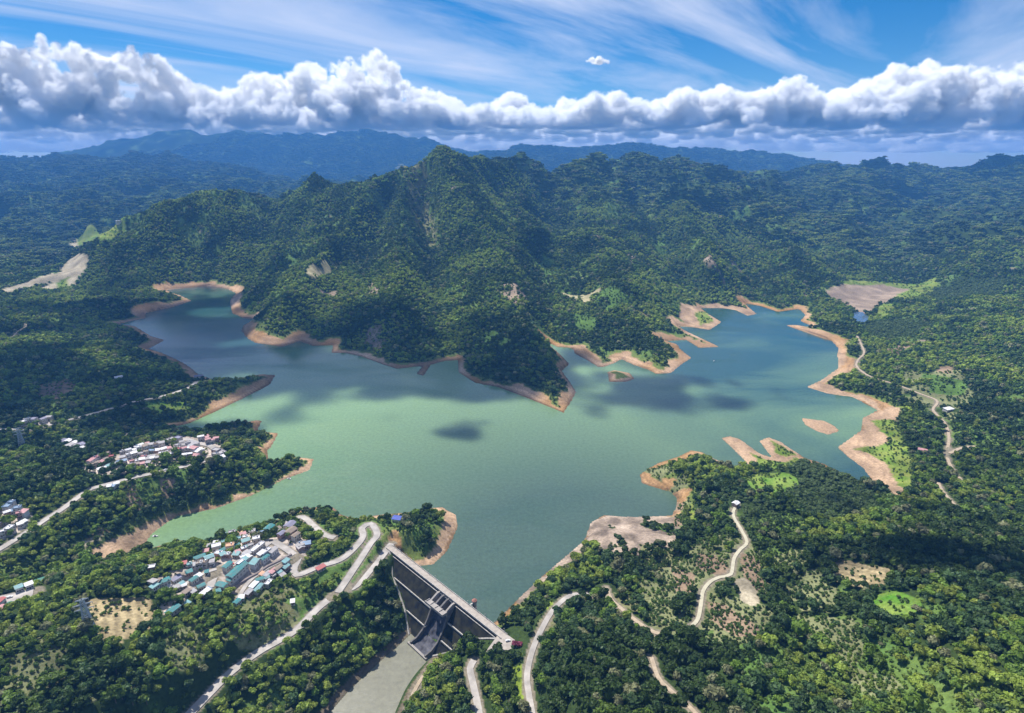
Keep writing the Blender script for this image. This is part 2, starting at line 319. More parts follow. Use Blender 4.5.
# ------------------------------------------------------------------ roads and tracks (their beds are cut into the terrain)
def zm(pts, x0, y0, s): return [(x0 + x / s, y0 + y / s) for x, y in pts]
ROADS = [  # name, kind, width, pixels
 ('dam_road', 'concrete', 6.5, [(392,549),(378,560),(357,585),(340,592),(318,608),(295,631),(260,651),(230,673),(210,693),(191,713),(165,740)]),
 ('switchback_road', 'concrete', 6.0, [(338,594),(349,576),(362,557),(371,543),(377,532),(371,526),(362,528),(363,535),(355,548),(341,560),(320,567),(297,576),(294,567),(298,559),(291,552),(282,546),(272,542),(262,547),(250,555),(237,563),(222,569),(214,577),(210,588)]),
 ('village_street', 'concrete', 4.0, [(294,554),(282,560),(268,567),(256,575),(247,585),(238,598)]),
 ('village_street', 'concrete', 4.0, [(217,571),(206,574),(192,579),(178,586)]),
 ('upper_street', 'concrete', 6.0, [(280,524),(290,522),(299,519),(306,520),(314,526),(324,533),(335,538)]),
 ('yard', 'concrete', 11.0, [(-10,600),(5,598),(20,597),(34,595)]),
 ('valley_road', 'concrete', 6.5, [(-20,560),(0,549),(27,532),(46,519),(63,509),(86,491),(95,487),(118,482),(136,477),(165,471),(194,464),(209,460),(216,453),(210,446),(200,442),(182,440),(166,442)]),
 ('ridge_road', 'concrete', 6.0, [(-20,432),(0,429),(22,431),(38,428),(66,421),(85,416),(110,409),(134,402),(164,396),(180,391),(189,387),(197,383)]),
 ('hill_track', 'dirt', 3.0, [(12,338),(18,332),(27,326),(24,323)]),
 ('lakeside_road', 'concrete', 4.6, [(592,593),(571,596),(554,609),(541,631),(532,652),(527,676),(529,695),(532,713),(536,740)]),
 ('service_road', 'concrete', 5.5, [(474,659),(470,668),(473,685),(478,706),(482,735)]),
 ('dirt_path', 'dirt', 3.5, [(606,590),(611,600),(620,608),(633,618),(650,629),(667,633)]),
 ('dirt_path', 'dirt', 3.0, [(651,660),(659,678),(672,691),(693,710),(705,725)]),
 ('farm_track', 'pale', 3.1, [(737,503),(733,516),(741,529),(747,541),(740,550),(734,559),(731,573),(720,577),(710,583),(703,592),(701,604),(698,618),(691,627)]),
 ('farm_track', 'dirt', 3.6, [(857,336),(861,344),(864,353),(858,360),(857,367),(869,376),(884,381),(898,385),(921,394),(937,401),(933,410),(940,418),(946,426),(949,439),(947,456),(954,472),(962,480)]),
 ('farm_track', 'dirt', 4.0, [(949,455),(960,449),(976,443)]),
 ('farm_track', 'dirt', 4.0, [(938,484),(941,490),(950,500),(962,511)]),
 ('river_track', 'dirt', 3.0, [(434,664),(424,676),(415,690),(407,708)]),
]
def densify(P, step):
    P = np.array(P, float)
    # Catmull-Rom through the picked points
    Q = np.vstack([2 * P[0] - P[1], P, 2 * P[-1] - P[-2]]); outp = []
    for i in range(1, len(Q) - 2):
        k = max(2, int(np.linalg.norm(Q[i + 1] - Q[i]) / step))
        for t in np.arange(k) / k:
            a, b, c, d = Q[i - 1], Q[i], Q[i + 1], Q[i + 2]
            outp.append(0.5 * (2 * b + (c - a) * t + (2 * a - 5 * b + 4 * c - d) * t * t + (3 * b - a - 3 * c + d) * t ** 3))
    outp.append(P[-1]); return np.array(outp)
road_data = []; road_mask = np.full(GX.shape, 1e9)
for name, kind, wd, px in ROADS:
    P3 = hit(px); P3[:, 2] = np.maximum(P3[:, 2], 0.8 if name != 'river_track' else -40)
    P3 = densify(P3, 4.0)
    z = sample(HGT, P3[:, 0], P3[:, 1])
    for _ in range(6):
        zp = np.pad(z, 3, mode='edge'); z = sum(zp[k:k + len(z)] for k in range(7)) / 7
    if name == 'dam_road':
        k = np.arange(len(z)); z = z * smooth(0, 8, k) + 14 * (1 - smooth(0, 8, k))
    P3[:, 2] = z
    road_data.append((name, kind, wd, P3))
    rmin = np.hypot(P3[:, 0], P3[:, 1]).min() - 40; rmax = np.hypot(P3[:, 0], P3[:, 1]).max() + 60; tv_ = np.arctan2(P3[:, 0], P3[:, 1])
    i0, i1 = np.searchsorted(LR, [math.log(max(rmin, 121)), math.log(rmax)]); j0, j1 = np.searchsorted(TH, [tv_.min() - 0.08, tv_.max() + 0.08])
    SL = (slice(i0, i1), slice(j0, j1)); d, par = seg_dist(GX[SL], GY[SL], P3); zz = np.interp(par.ravel(), np.arange(len(z)), z).reshape(d.shape)
    cell = RR[SL] * DT
    m = 1 - smooth(wd / 2 + cell * 1.3, wd / 2 + cell * 1.3 + 9, d)
    HGT[SL] = HGT[SL] * (1 - m) + (zz - 0.25) * m
    road_mask[SL] = np.minimum(road_mask[SL], d - wd / 2)

# ------------------------------------------------------------------ ground cover: what grows or lies where (own colour of the soil, grass and scrub, plus shade painted on the far woods)
def wpoly(px): return hit(px)[:, :2]
BARE = [
 ('thicket', [(690,540),(716,532),(734,540),(760,548),(774,575),(776,610),(770,640),(735,645),(705,640),(688,620),(684,580)]),
 ('thicket', [(250,590),(285,585),(300,600),(296,625),(270,640),(240,650),(225,640),(240,615)]), ('thicket', [(170,622),(205,618),(214,640),(206,668),(186,672),(172,650)]), ('thicket', [(0,640),(30,636),(60,650),(62,680),(30,695),(0,690)]), ('thicket', [(636,560),(680,556),(690,600),(676,640),(655,640),(640,600)]), ('thicket', [(640,470),(668,466),(690,478),(690,510),(676,498),(664,486)]),
 ('thicket', [(905,370),(960,370),(975,400),(960,420),(925,410),(900,395)]), ('thicket', [(770,560),(800,545),(830,590),(860,640),(900,690),(870,700),(830,650),(790,610)]),
 ('rock', [(589,523),(604,514),(631,516),(664,516),(678,517),(684,532),(676,546),(660,556),(645,552),(630,562),(614,556),(598,548),(584,538)]),
 ('rock', [(545,573),(585,541),(591,523),(598,538),(586,552),(560,570),(530,596),(500,624),(494,623)]),
 ('field', [(829,566),(836,561),(850,563),(872,568),(886,573),(884,587),(866,589),(834,586)]),
 ('brown', [(697,552),(716,556),(728,570),(716,575),(700,568)]), ('brown', [(740,552),(762,560),(768,585),(755,592),(742,575)]),
 ('brown', [(706,600),(726,604),(750,620),(768,630),(762,640),(735,636),(710,622)]),
 ('brown', [(676,498),(684,500),(686,530),(678,535),(674,520)]), ('brown', [(672,566),(694,572),(700,600),(690,612),(678,590)]),
 ('mudflat', [(826,292),(840,284),(862,282),(890,284),(912,286),(905,294),(890,300),(876,306),(868,314),(856,312),(845,304),(836,300)]),
 ('grass', [(843,284),(846,278),(868,281),(890,283),(912,284),(934,276),(938,284),(930,294),(905,300),(892,298),(912,288),(880,284)]), ('grass', [(876,310),(884,303),(895,304),(890,316),(880,322)]),
 ('bare', [(837,448),(846,441),(861,430),(862,418),(880,410),(893,405),(900,408),(896,420),(898,432),(884,440),(880,450),(898,470),(908,488),(905,497),(888,493),(874,483),(863,469),(848,457)]),
 ('grass', [(872,420),(895,420),(906,440),(912,470),(914,492),(900,486),(886,462),(866,452),(852,449),(870,446),(888,440)]),
 ('bare', [(838,348),(842,350),(846,362),(836,374),(824,383),(840,390),(862,396),(878,404),(878,411),(868,406),(852,398),(829,395),(806,388),(821,380),(836,368)]),
 ('bare', [(721,438),(729,436),(742,440),(760,453),(773,458),(764,449),(759,441),(768,437),(782,442),(800,454),(790,464),(775,468),(752,468),(749,465),(734,450)]),
 ('grass', [(750,452),(768,460),(785,462),(800,458),(795,466),(775,471),(765,468)]), ('grass', [(768,441),(782,446),(796,455),(788,458),(774,450)]),
 ('bright', [(744,480),(760,473),(782,473),(796,476),(800,484),(786,492),(762,496),(748,492)]), ('grass',[(690,508),(694,500),(696,515),(692,530)]),
 ('sand', [(40,288),(52,282),(62,270),(72,258),(84,254),(89,258),(84,272),(72,286),(60,290)]), ('grass', [(60,280),(70,276),(66,288),(54,289)]), ('sand',[(0,290),(20,284),(40,277),(55,273),(60,276),(40,284),(10,293)]),
 ('grass', [(76,236),(98,230),(126,230),(116,238),(100,243),(78,242)]), ('sand', [(68,246),(76,236),(79,238),(74,248)]),
 ('bare', [(84,554),(104,540),(150,522),(176,515),(214,508),(253,494),(283,479),(315,460),(311,472),(283,481),(214,511),(176,520),(153,534),(138,552),(120,560),(98,560)]),
 ('brown', [(63,552),(75,545),(98,536),(106,528),(98,527),(80,540),(66,548)]), ('brown', [(160,482),(176,480),(182,492),(170,500),(162,494)]), ('brown',[(122,486),(136,484),(142,505),(136,512),(126,500)]),
 ('field', [(85,602),(108,598),(150,600),(156,612),(150,632),(124,644),(104,640),(92,625)]),
 ('scrub', [(262,596),(280,594),(292,606),(288,622),(272,624),(258,612)]), ('scrub', [(190,628),(200,632),(204,660),(196,664)]),
 ('mud', [(232,578),(246,570),(264,560),(284,551),(292,553),(280,560),(262,571),(246,586),(240,594),(226,590)]),
 ('mud', [(218,548),(240,534),(268,528),(300,530),(312,545),(308,560),(280,562),(252,580),(232,588),(200,590),(172,612),(162,616),(160,606),(184,592),(176,592),(156,588),(152,580),(180,566)]),
 ('mud', [(82,468),(98,462),(124,452),(150,446),(172,440),(198,436),(222,438),(226,460),(208,461),(186,462),(150,467),(118,475),(98,474)]),
 ('mud', [(66,446),(82,440),(86,452),(72,454)]), ('mud', [(-10,520),(0,508),(14,504),(30,514),(24,526),(8,536),(-10,545)]),
 ('mud', [(18,428),(24,420),(50,417),(54,422),(40,428)]),
 ('sand', [(124,433),(133,433),(134,442),(126,442)]), ('sand', [(733,577),(741,576),(752,582),(759,592),(758,602),(750,606),(741,600),(735,588)]),
 ('bare', [(440,508),(458,514),(460,528),(447,552),(434,566),(412,567),(402,560),(420,556),(436,548),(446,530),(446,520)]),
 ('scrub', [(540,625),(556,606),(574,600),(566,620),(550,640),(540,652),(534,650)]),
 ('scrub', [(608,592),(630,590),(640,606),(634,616),(618,606)]), ('scrub', [(640,545),(676,548),(684,562),(660,572),(640,560)]),
 ('yellow', [(498,645),(522,652),(526,672),(522,705),(508,700),(504,670)]), ('yellow',[(545,600),(556,598),(560,606),(550,612)]),
 ('pale', [(560,292),(600,288),(606,296),(580,302)]), ('pale', [(304,272),(330,262),(340,262),(330,272),(310,280)]), ('rocky', [(498,286),(516,284),(530,300),(516,304),(504,298)]),
 ('rocky', [(626,252),(634,250),(636,262),(628,264)]), ('rocky', [(704,260),(714,258),(716,268),(708,270)]), ('rocky', [(730,262),(736,262),(748,272),(742,274)]),
 ('rocky', [(368,285),(376,283),(378,294),(370,296)]), ('rocky', [(364,330),(380,326),(386,345),(374,350),(364,344)]), ('green', [(590,296),(625,292),(630,306),(605,312)]),
 ('green', [(570,310),(600,318),(596,330),(575,330)]), ('bare', [(680,302),(712,302),(735,306),(757,313),(748,317),(722,309),(700,309),(722,322),(714,330),(690,326),(680,318)]),
 ('grass', [(694,312),(706,312),(714,322),(700,325)]),
 ('green', [(921,372),(950,378),(970,384),(960,396),(930,394)]), ('brown', [(938,366),(955,366),(950,374),(938,372)]), ('brown', [(885,350),(905,340),(915,344),(895,356)]),
 ('yellow', [(900,405),(918,400),(926,410),(915,420)]), ('rocky', [(660,478),(668,474),(670,484)]),
 ('brown', [(40,385),(70,378),(78,388),(60,400),(36,398)]), ('bright', [(864,600),(900,590),(925,600),(905,620),(870,618)]), ('bright', [(140,404),(186,402),(190,410),(150,416)]),
 ('green', [(860,500),(885,496),(905,505),(890,515)]), ('green', [(0,350),(60,346),(58,356),(10,360)]), ('sand',[(70,544),(95,533),(100,534),(80,548)]),
 ('green',[(475,335),(495,330),(510,340),(496,348)]), ('green',[(540,250),(556,262),(552,278),(540,270)]), ('green',[(650,236),(666,240),(668,256),(652,252)]),('scrub',[(395,165),(402,160),(430,215),(440,245),(425,240),(408,205)]),
]
COLS = dict(thicket=(0.17,0.18,0.085), rock=(0.25,0.195,0.15), field=(0.34,0.27,0.15), brown=(0.25,0.18,0.12), mud=(0.46,0.39,0.33), mudflat=(0.29,0.22,0.16), grass=(0.155,0.21,0.04), bright=(0.14, 0.21, 0.04), sand=(0.36,0.31,0.22), bare=(0.38,0.26,0.165),
            scrub=(0.17,0.17,0.08), yellow=(0.17,0.23,0.03), pale=(0.35,0.31,0.18), rocky=(0.27,0.21,0.15), green=(0.09,0.16,0.035))
under = np.array([0.038, 0.062, 0.018]); COV = np.empty(GX.shape + (3,)); COV[:] = under
GXn = GX + 14 * (fbm(GX, GY, 35, 3, 77) - 0.5); GYn = GY + 14 * (fbm(GX, GY, 35, 3, 78) - 0.5)
tree_ok = np.ones(GX.shape)
f1 = fbm(GX, GY, 150, 4, 40); f2 = fbm(GX, GY, 60, 3, 50)
f3 = fbm(GX, GY, 26, 3, 53)
gap = smooth(0.0, 0.05, 0.36 * f1 + 0.34 * f2 + 0.30 * f3 - (0.592 - 0.034 * (1 - smooth(900, 1200, RR)) * smooth(-50, 150, GX) - 0.016 * (1 - smooth(900, 1200, RR)) * (1 - smooth(-50, 150, GX)) - 0.014 * smooth(1100, 1300, RR) * (1 - smooth(2600, 3000, RR)) + 0.02 * smooth(3000, 5000, RR)))                     # glades of grass and crops in the woods
gapc = np.array([0.095, 0.170, 0.04]) + (f2[..., None] - 0.5) * np.array([0.10, 0.06, 0.02])
COV += (gapc - COV) * gap[..., None] * 0.95; tree_ok -= gap * 0.62
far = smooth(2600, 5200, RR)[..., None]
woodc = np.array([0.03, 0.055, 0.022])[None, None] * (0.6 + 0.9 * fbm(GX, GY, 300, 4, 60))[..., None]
woodc = woodc * (1 - 0.45 * smooth(5200, 7000, RR))[..., None]  # far range darkened in colour, in place of cloud shade and deeper haze
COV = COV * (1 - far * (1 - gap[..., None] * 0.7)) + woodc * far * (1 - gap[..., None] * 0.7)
dirt = smooth(0.76, 0.78, 0.6 * fbm(GX, GY, 70, 4, 90) + 0.4 * f3) * smooth(900, 1200, RR) * (1 - smooth(3000, 4500, RR))
COV += (np.array(COLS['rocky']) * 0.9 - COV) * dirt[..., None]; tree_ok -= dirt
# drawdown band of bare earth round the reservoir
bw = 4 + 7 * smooth(800, 1200, RR) + 15 * smooth(.36, .66, fbm(GX, GY, 110, 3, 66)) * smooth(100, 1300, RR) + 16 * (fbm(GX, GY, 22, 3, 67) - 0.5) + smooth(900, 1500, RR) * 4
band = (dsh < bw) & ~down & (RR < 2600)
bc = np.array([0.43, 0.275, 0.155]) + (fbm(GX, GY, 60, 4, 68)[..., None] - 0.5) * np.array([0.34, 0.30, 0.28])
ring = 0.62 + 0.62 * vnoise(HGT * np.where(RR > 900, .6, 1.4) + f2 * 3, GX * 0.01, 70)
wet = 0.5 + 0.5 * smooth(0.5, 5, dsh)
COV = np.where(band[..., None], bc * (ring * wet)[..., None], COV); tree_ok[band] = -1
edge = (dsh < bw + 9) & ~band & ~down & (RR < 2600)
COV = np.where(edge[..., None], np.array([0.13, 0.17, 0.045]) * (0.7 + 0.6 * f2[..., None]), COV); tree_ok[edge] -= 0.7
for kind, px in BARE:
    P = wpoly(px); x0, y0 = P.min(0) - 20; x1, y1 = P.max(0) + 20
    box = (GX > x0) & (GX < x1) & (GY > y0) & (GY < y1)
    m = np.zeros(GX.shape, bool); m[box] = in_poly(GXn[box], GYn[box], P)
    c = np.array(COLS[kind]); loose = kind in ('thicket', 'scrub', 'brown', 'pale', 'green', 'yellow', 'rocky')
    if loose: m &= fbm(GX, GY, 22, 3, 81) > 0.36
    v = (0.45 + 1.1 * fbm(GX, GY, 25, 4, 82))[..., None]
    if kind in ('grass', 'bright'): c = c + (fbm(GX, GY, 14, 3, 86)[..., None] - .5) * np.array([.20, .10, .06])
    if kind in ('bare', 'rock'): v = v * (0.82 + 0.34 * vnoise(HGT * 1.3 + f2 * 5, GX * 0.01, 71))[..., None]
    if kind == 'rock': v = v * (0.75 + 0.7 * smooth(.35, .65, fbm(GX, GY, 16, 3, 83)))[..., None]; m = m & (fbm(GX, GY, 30, 3, 84) > .30)
    if kind == 'field': v = v * (0.8 + 0.35 * (np.sin((GX * 0.8 + GY * 0.5) * 0.9) > 0))[..., None]
    COV = np.where(m[..., None], c * v, COV); tree_ok[m] = {'mud': 0.55, 'thicket': 0.22, 'scrub': 0.35, 'green': 0.25, 'brown': 0.15, 'rocky': 0.3, 'yellow': 0.1, 'bright': -.2, 'field': -.32, 'grass': -.3}.get(kind, -1)
COV = np.where((driv < 7)[..., None] & down[..., None] & ~rin[..., None], np.array([0.16, 0.13, 0.09]) * (0.7 + 0.6 * f2[..., None]), COV)
tree_ok[(driv < 5) & down] = -1
rd = road_mask < 4.2
COV = np.where((road_mask < 2.2)[..., None], np.array([0.22, 0.19, 0.14]), COV); tree_ok[rd] = -1
tree_ok[in_poly(GX, GY, wpoly([(484,658),(496,628),(508,626),(534,640),(530,652),(505,656)])) & (RR < 600)] = -1
COV[(RR < 2600) & in_poly(GX, GY, ISLE[0])] = (0.40, 0.27, 0.17)
groove = (sD > -6) & (sD < 172) & (nD > 0) & (nD < 0.75 * (12 - g) + 5)
for p in ISLE: tree_ok[(RR < 2600) & in_poly(GX, GY, p)] = -1
tree_ok[foot | groove | water_in | rin | pin | ((nD > -8) & (nD < 4) & (sD > -6) & (sD < 174))] = -1
SHIFT = []
# ------------------------------------------------------------------ materials
def mat(name, col, rough=0.85, var=0.25, scale=0.6, metal=0.0, col2=None, bump=0.0, spec=0.3):
    m = bpy.data.materials.new(name); m.use_nodes = True; t = m.node_tree; b = t.nodes['Principled BSDF']
    b.inputs['Roughness'].default_value = rough; b.inputs['Metallic'].default_value = metal
    b.inputs['Specular IOR Level'].default_value = spec
    g_ = t.nodes.new('ShaderNodeNewGeometry'); nz = t.nodes.new('ShaderNodeTexNoise'); nz.inputs['Scale'].default_value = scale; nz.inputs['Detail'].default_value = 5
    t.links.new(g_.outputs['Position'], nz.inputs['Vector'])
    cr = t.nodes.new('ShaderNodeValToRGB'); c2 = col2 or tuple(c * (1 - var) for c in col)
    cr.color_ramp.elements[0].position = 0.35; cr.color_ramp.elements[1].position = 0.65
    cr.color_ramp.elements[0].color = (*c2, 1); cr.color_ramp.elements[1].color = (*col, 1)
    t.links.new(nz.outputs[0], cr.inputs[0]); t.links.new(cr.outputs[0], b.inputs['Base Color'])
    if bump:
        bp = t.nodes.new('ShaderNodeBump'); bp.inputs['Strength'].default_value = bump; t.links.new(nz.outputs[0], bp.inputs['Height']); t.links.new(bp.outputs[0], b.inputs['Normal'])
    return m
def leaf_mat(name, attr_type='INSTANCER', fixed=None):
    m = bpy.data.materials.new(name); m.use_nodes = True; t = m.node_tree; t.nodes.clear(); n = t.nodes.new; l = t.links.new
    o = n('ShaderNodeOutputMaterial'); d = n('ShaderNodeBsdfDiffuse'); tr = n('ShaderNodeBsdfTranslucent'); gl = n('ShaderNodeBsdfGlossy'); gl.inputs['Roughness'].default_value = 0.5
    gl.inputs['Color'].default_value = (0.5, 0.55, 0.5, 1)
    mixa = n('ShaderNodeMixShader'); mixa.inputs[0].default_value = 0.30; mixb = n('ShaderNodeMixShader'); mixb.inputs[0].default_value = 0.025
    at = n('ShaderNodeAttribute'); at.attribute_type = attr_type; at.attribute_name = 'tone'
    tc = n('ShaderNodeNewGeometry'); nz = n('ShaderNodeTexNoise'); nz.inputs['Scale'].default_value = 0.45; nz.inputs['Detail'].default_value = 3
    l(tc.outputs['Position'], nz.inputs['Vector'])
    mr = n('ShaderNodeMapRange'); mr.inputs['From Min'].default_value = 0.3; mr.inputs['From Max'].default_value = 0.7; mr.inputs['To Min'].default_value = 0.65; mr.inputs['To Max'].default_value = 1.4
    l(nz.outputs[0], mr.inputs[0])
    vm = n('ShaderNodeVectorMath'); vm.operation = 'SCALE'; l(mr.outputs[0], vm.inputs['Scale'])
    if fixed: vm.inputs[0].default_value = fixed
    else: l(at.outputs['Color'], vm.inputs[0])
    l(vm.outputs[0], d.inputs[0]); l(vm.outputs[0], tr.inputs[0])
    l(d.outputs[0], mixa.inputs[1]); l(tr.outputs[0], mixa.inputs[2]); l(mixa.outputs[0], mixb.inputs[1]); l(gl.outputs[0], mixb.inputs[2]); l(mixb.outputs[0], o.inputs[0])
    return m
M_leaf = leaf_mat('leaves')
M_bark = mat('bark', (0.16, 0.12, 0.09), 0.95)
M_conc = mat('concrete', (0.36, 0.33, 0.30), 0.9, 0.22, 0.25)
M_concd = mat('dark concrete', (0.17, 0.16, 0.155), 0.9, 0.35, 0.3)
M_road = mat('concrete road', (0.47, 0.43, 0.39), 0.92, 0.35, 0.10)
M_track = mat('dirt track', (0.45, 0.36, 0.26), 0.95, 0.25, 0.3)
M_pale = mat('pale track', (0.50, 0.46, 0.34), 0.95, 0.15, 0.3)
M_ker = mat('kerb', (0.40, 0.37, 0.34), 0.9)

def mesh_obj(name, V, Fc, m, parent=None, smooth_=False, mats=None, mi=None):
    me = bpy.data.meshes.new(name); me.from_pydata([tuple(v) for v in V], [], [tuple(int(i) for i in f) for f in Fc])
    for q in (mats or [m]): me.materials.append(q)
    if mi is not None: me.polygons.foreach_set('material_index', np.array(mi, dtype=np.int32))
    if smooth_: me.polygons.foreach_set('use_smooth', [True] * len(me.polygons))
    me.update(); o = bpy.data.objects.new(name, me); COL.objects.link(o)
    if parent: o.parent = parent
    return o
def fast_mesh(name, V, Q):
    me = bpy.data.meshes.new(name); V = np.asarray(V, np.float32); Q = np.asarray(Q, np.int32); k = Q.shape[1]
    me.vertices.add(len(V)); me.vertices.foreach_set('co', V.ravel()); me.loops.add(Q.size); me.loops.foreach_set('vertex_index', Q.ravel())
    me.polygons.add(len(Q)); me.polygons.foreach_set('loop_start', np.arange(0, Q.size, k, dtype=np.int32)); me.polygons.foreach_set('loop_total', np.full(len(Q), k, np.int32))
    me.update(calc_edges=True); me.validate(); return me
def tag(o, label=None, cat=None, group=None, kind=None):
    if label: o['label'] = label
    if cat: o['category'] = cat
    if group: o['group'] = group
    if kind: o['kind'] = kind
    return o
def empty(name, loc=(0, 0, 0), rz=0.0):
    o = bpy.data.objects.new(name, None); COL.objects.link(o); o.location = loc; o.rotation_euler = (0, 0, rz); return o
class MB:
    def __init__(s): s.V = []; s.F = []
    def add(s, V, Fc): k = len(s.V); s.V += [tuple(v) for v in V]; s.F += [tuple(i + k for i in f) for f in Fc]; return s
    def box(s, x0, x1, y0, y1, z0, z1):
        return s.add([(x0,y0,z0),(x1,y0,z0),(x1,y1,z0),(x0,y1,z0),(x0,y0,z1),(x1,y0,z1),(x1,y1,z1),(x0,y1,z1)], [(0,3,2,1),(4,5,6,7),(0,1,5,4),(1,2,6,5),(2,3,7,6),(3,0,4,7)])
    def hexa(s, P8): return s.add(P8, [(0,3,2,1),(4,5,6,7),(0,1,5,4),(1,2,6,5),(2,3,7,6),(3,0,4,7)])
    def bar(s, a, b, r):
        a = Vector(a); b = Vector(b); d = (b - a).normalized(); u = d.orthogonal().normalized() * r; w = d.cross(u).normalized() * r
        return s.add([a+u+w, a-u+w, a-u-w, a+u-w, b+u+w, b-u+w, b-u-w, b+u-w], [(0,3,2,1),(4,5,6,7),(0,1,5,4),(1,2,6,5),(2,3,7,6),(3,0,4,7)])
    def cyl(s, c, r0, r1, z0, z1, n=12):
        V = [(c[0]+r0*math.cos(2*math.pi*i/n), c[1]+r0*math.sin(2*math.pi*i/n), z0) for i in range(n)] + [(c[0]+r1*math.cos(2*math.pi*i/n), c[1]+r1*math.sin(2*math.pi*i/n), z1) for i in range(n)]
        return s.add(V, [tuple(range(n))[::-1], tuple(range(n, 2*n))] + [(i, (i+1)%n, n+(i+1)%n, n+i) for i in range(n)])
    def build(s, name, m, parent=None, smooth_=False): return mesh_obj(name, s.V, s.F, m, parent, smooth_)

# ------------------------------------------------------------------ terrain mesh
idx = np.arange(NR * NT).reshape(NR, NT)
quads = np.stack([idx[:-1, :-1], idx[:-1, 1:], idx[1:, 1:], idx[1:, :-1]], -1).reshape(-1, 4)[:, ::-1]
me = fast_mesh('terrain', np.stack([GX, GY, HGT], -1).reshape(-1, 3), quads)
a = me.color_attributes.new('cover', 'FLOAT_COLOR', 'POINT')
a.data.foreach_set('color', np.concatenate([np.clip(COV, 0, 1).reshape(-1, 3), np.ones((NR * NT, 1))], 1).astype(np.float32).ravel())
me.polygons.foreach_set('use_smooth', np.ones(len(me.polygons), bool))
m = bpy.data.materials.new('ground cover'); m.use_nodes = True; t = m.node_tree; b = t.nodes['Principled BSDF']; b.inputs['Roughness'].default_value = 1; b.inputs['Specular IOR Level'].default_value = 0.05
at = t.nodes.new('ShaderNodeAttribute'); at.attribute_name = 'cover'; g_ = t.nodes.new('ShaderNodeNewGeometry')
nz = t.nodes.new('ShaderNodeTexNoise'); nz.inputs['Scale'].default_value = 0.35; nz.inputs['Detail'].default_value = 8; nz.inputs['Roughness'].default_value = 0.65; t.links.new(g_.outputs['Position'], nz.inputs['Vector'])
mr = t.nodes.new('ShaderNodeMapRange'); mr.inputs['From Min'].default_value = 0.3; mr.inputs['From Max'].default_value = 0.7; mr.inputs['To Min'].default_value = 0.6; mr.inputs['To Max'].default_value = 1.35; t.links.new(nz.outputs[0], mr.inputs[0])
vm = t.nodes.new('ShaderNodeVectorMath'); vm.operation = 'SCALE'; t.links.new(at.outputs['Color'], vm.inputs[0]); t.links.new(mr.outputs[0], vm.inputs['Scale']); t.links.new(vm.outputs[0], b.inputs['Base Color'])
bp = t.nodes.new('ShaderNodeBump'); bp.inputs['Distance'].default_value = 0.9; bp.inputs['Strength'].default_value = 0.8; t.links.new(nz.outputs[0], bp.inputs['Height']); t.links.new(bp.outputs[0], b.inputs['Normal'])
me.materials.append(m); terr = bpy.data.objects.new('terrain', me); COL.objects.link(terr); tag(terr, kind='structure')

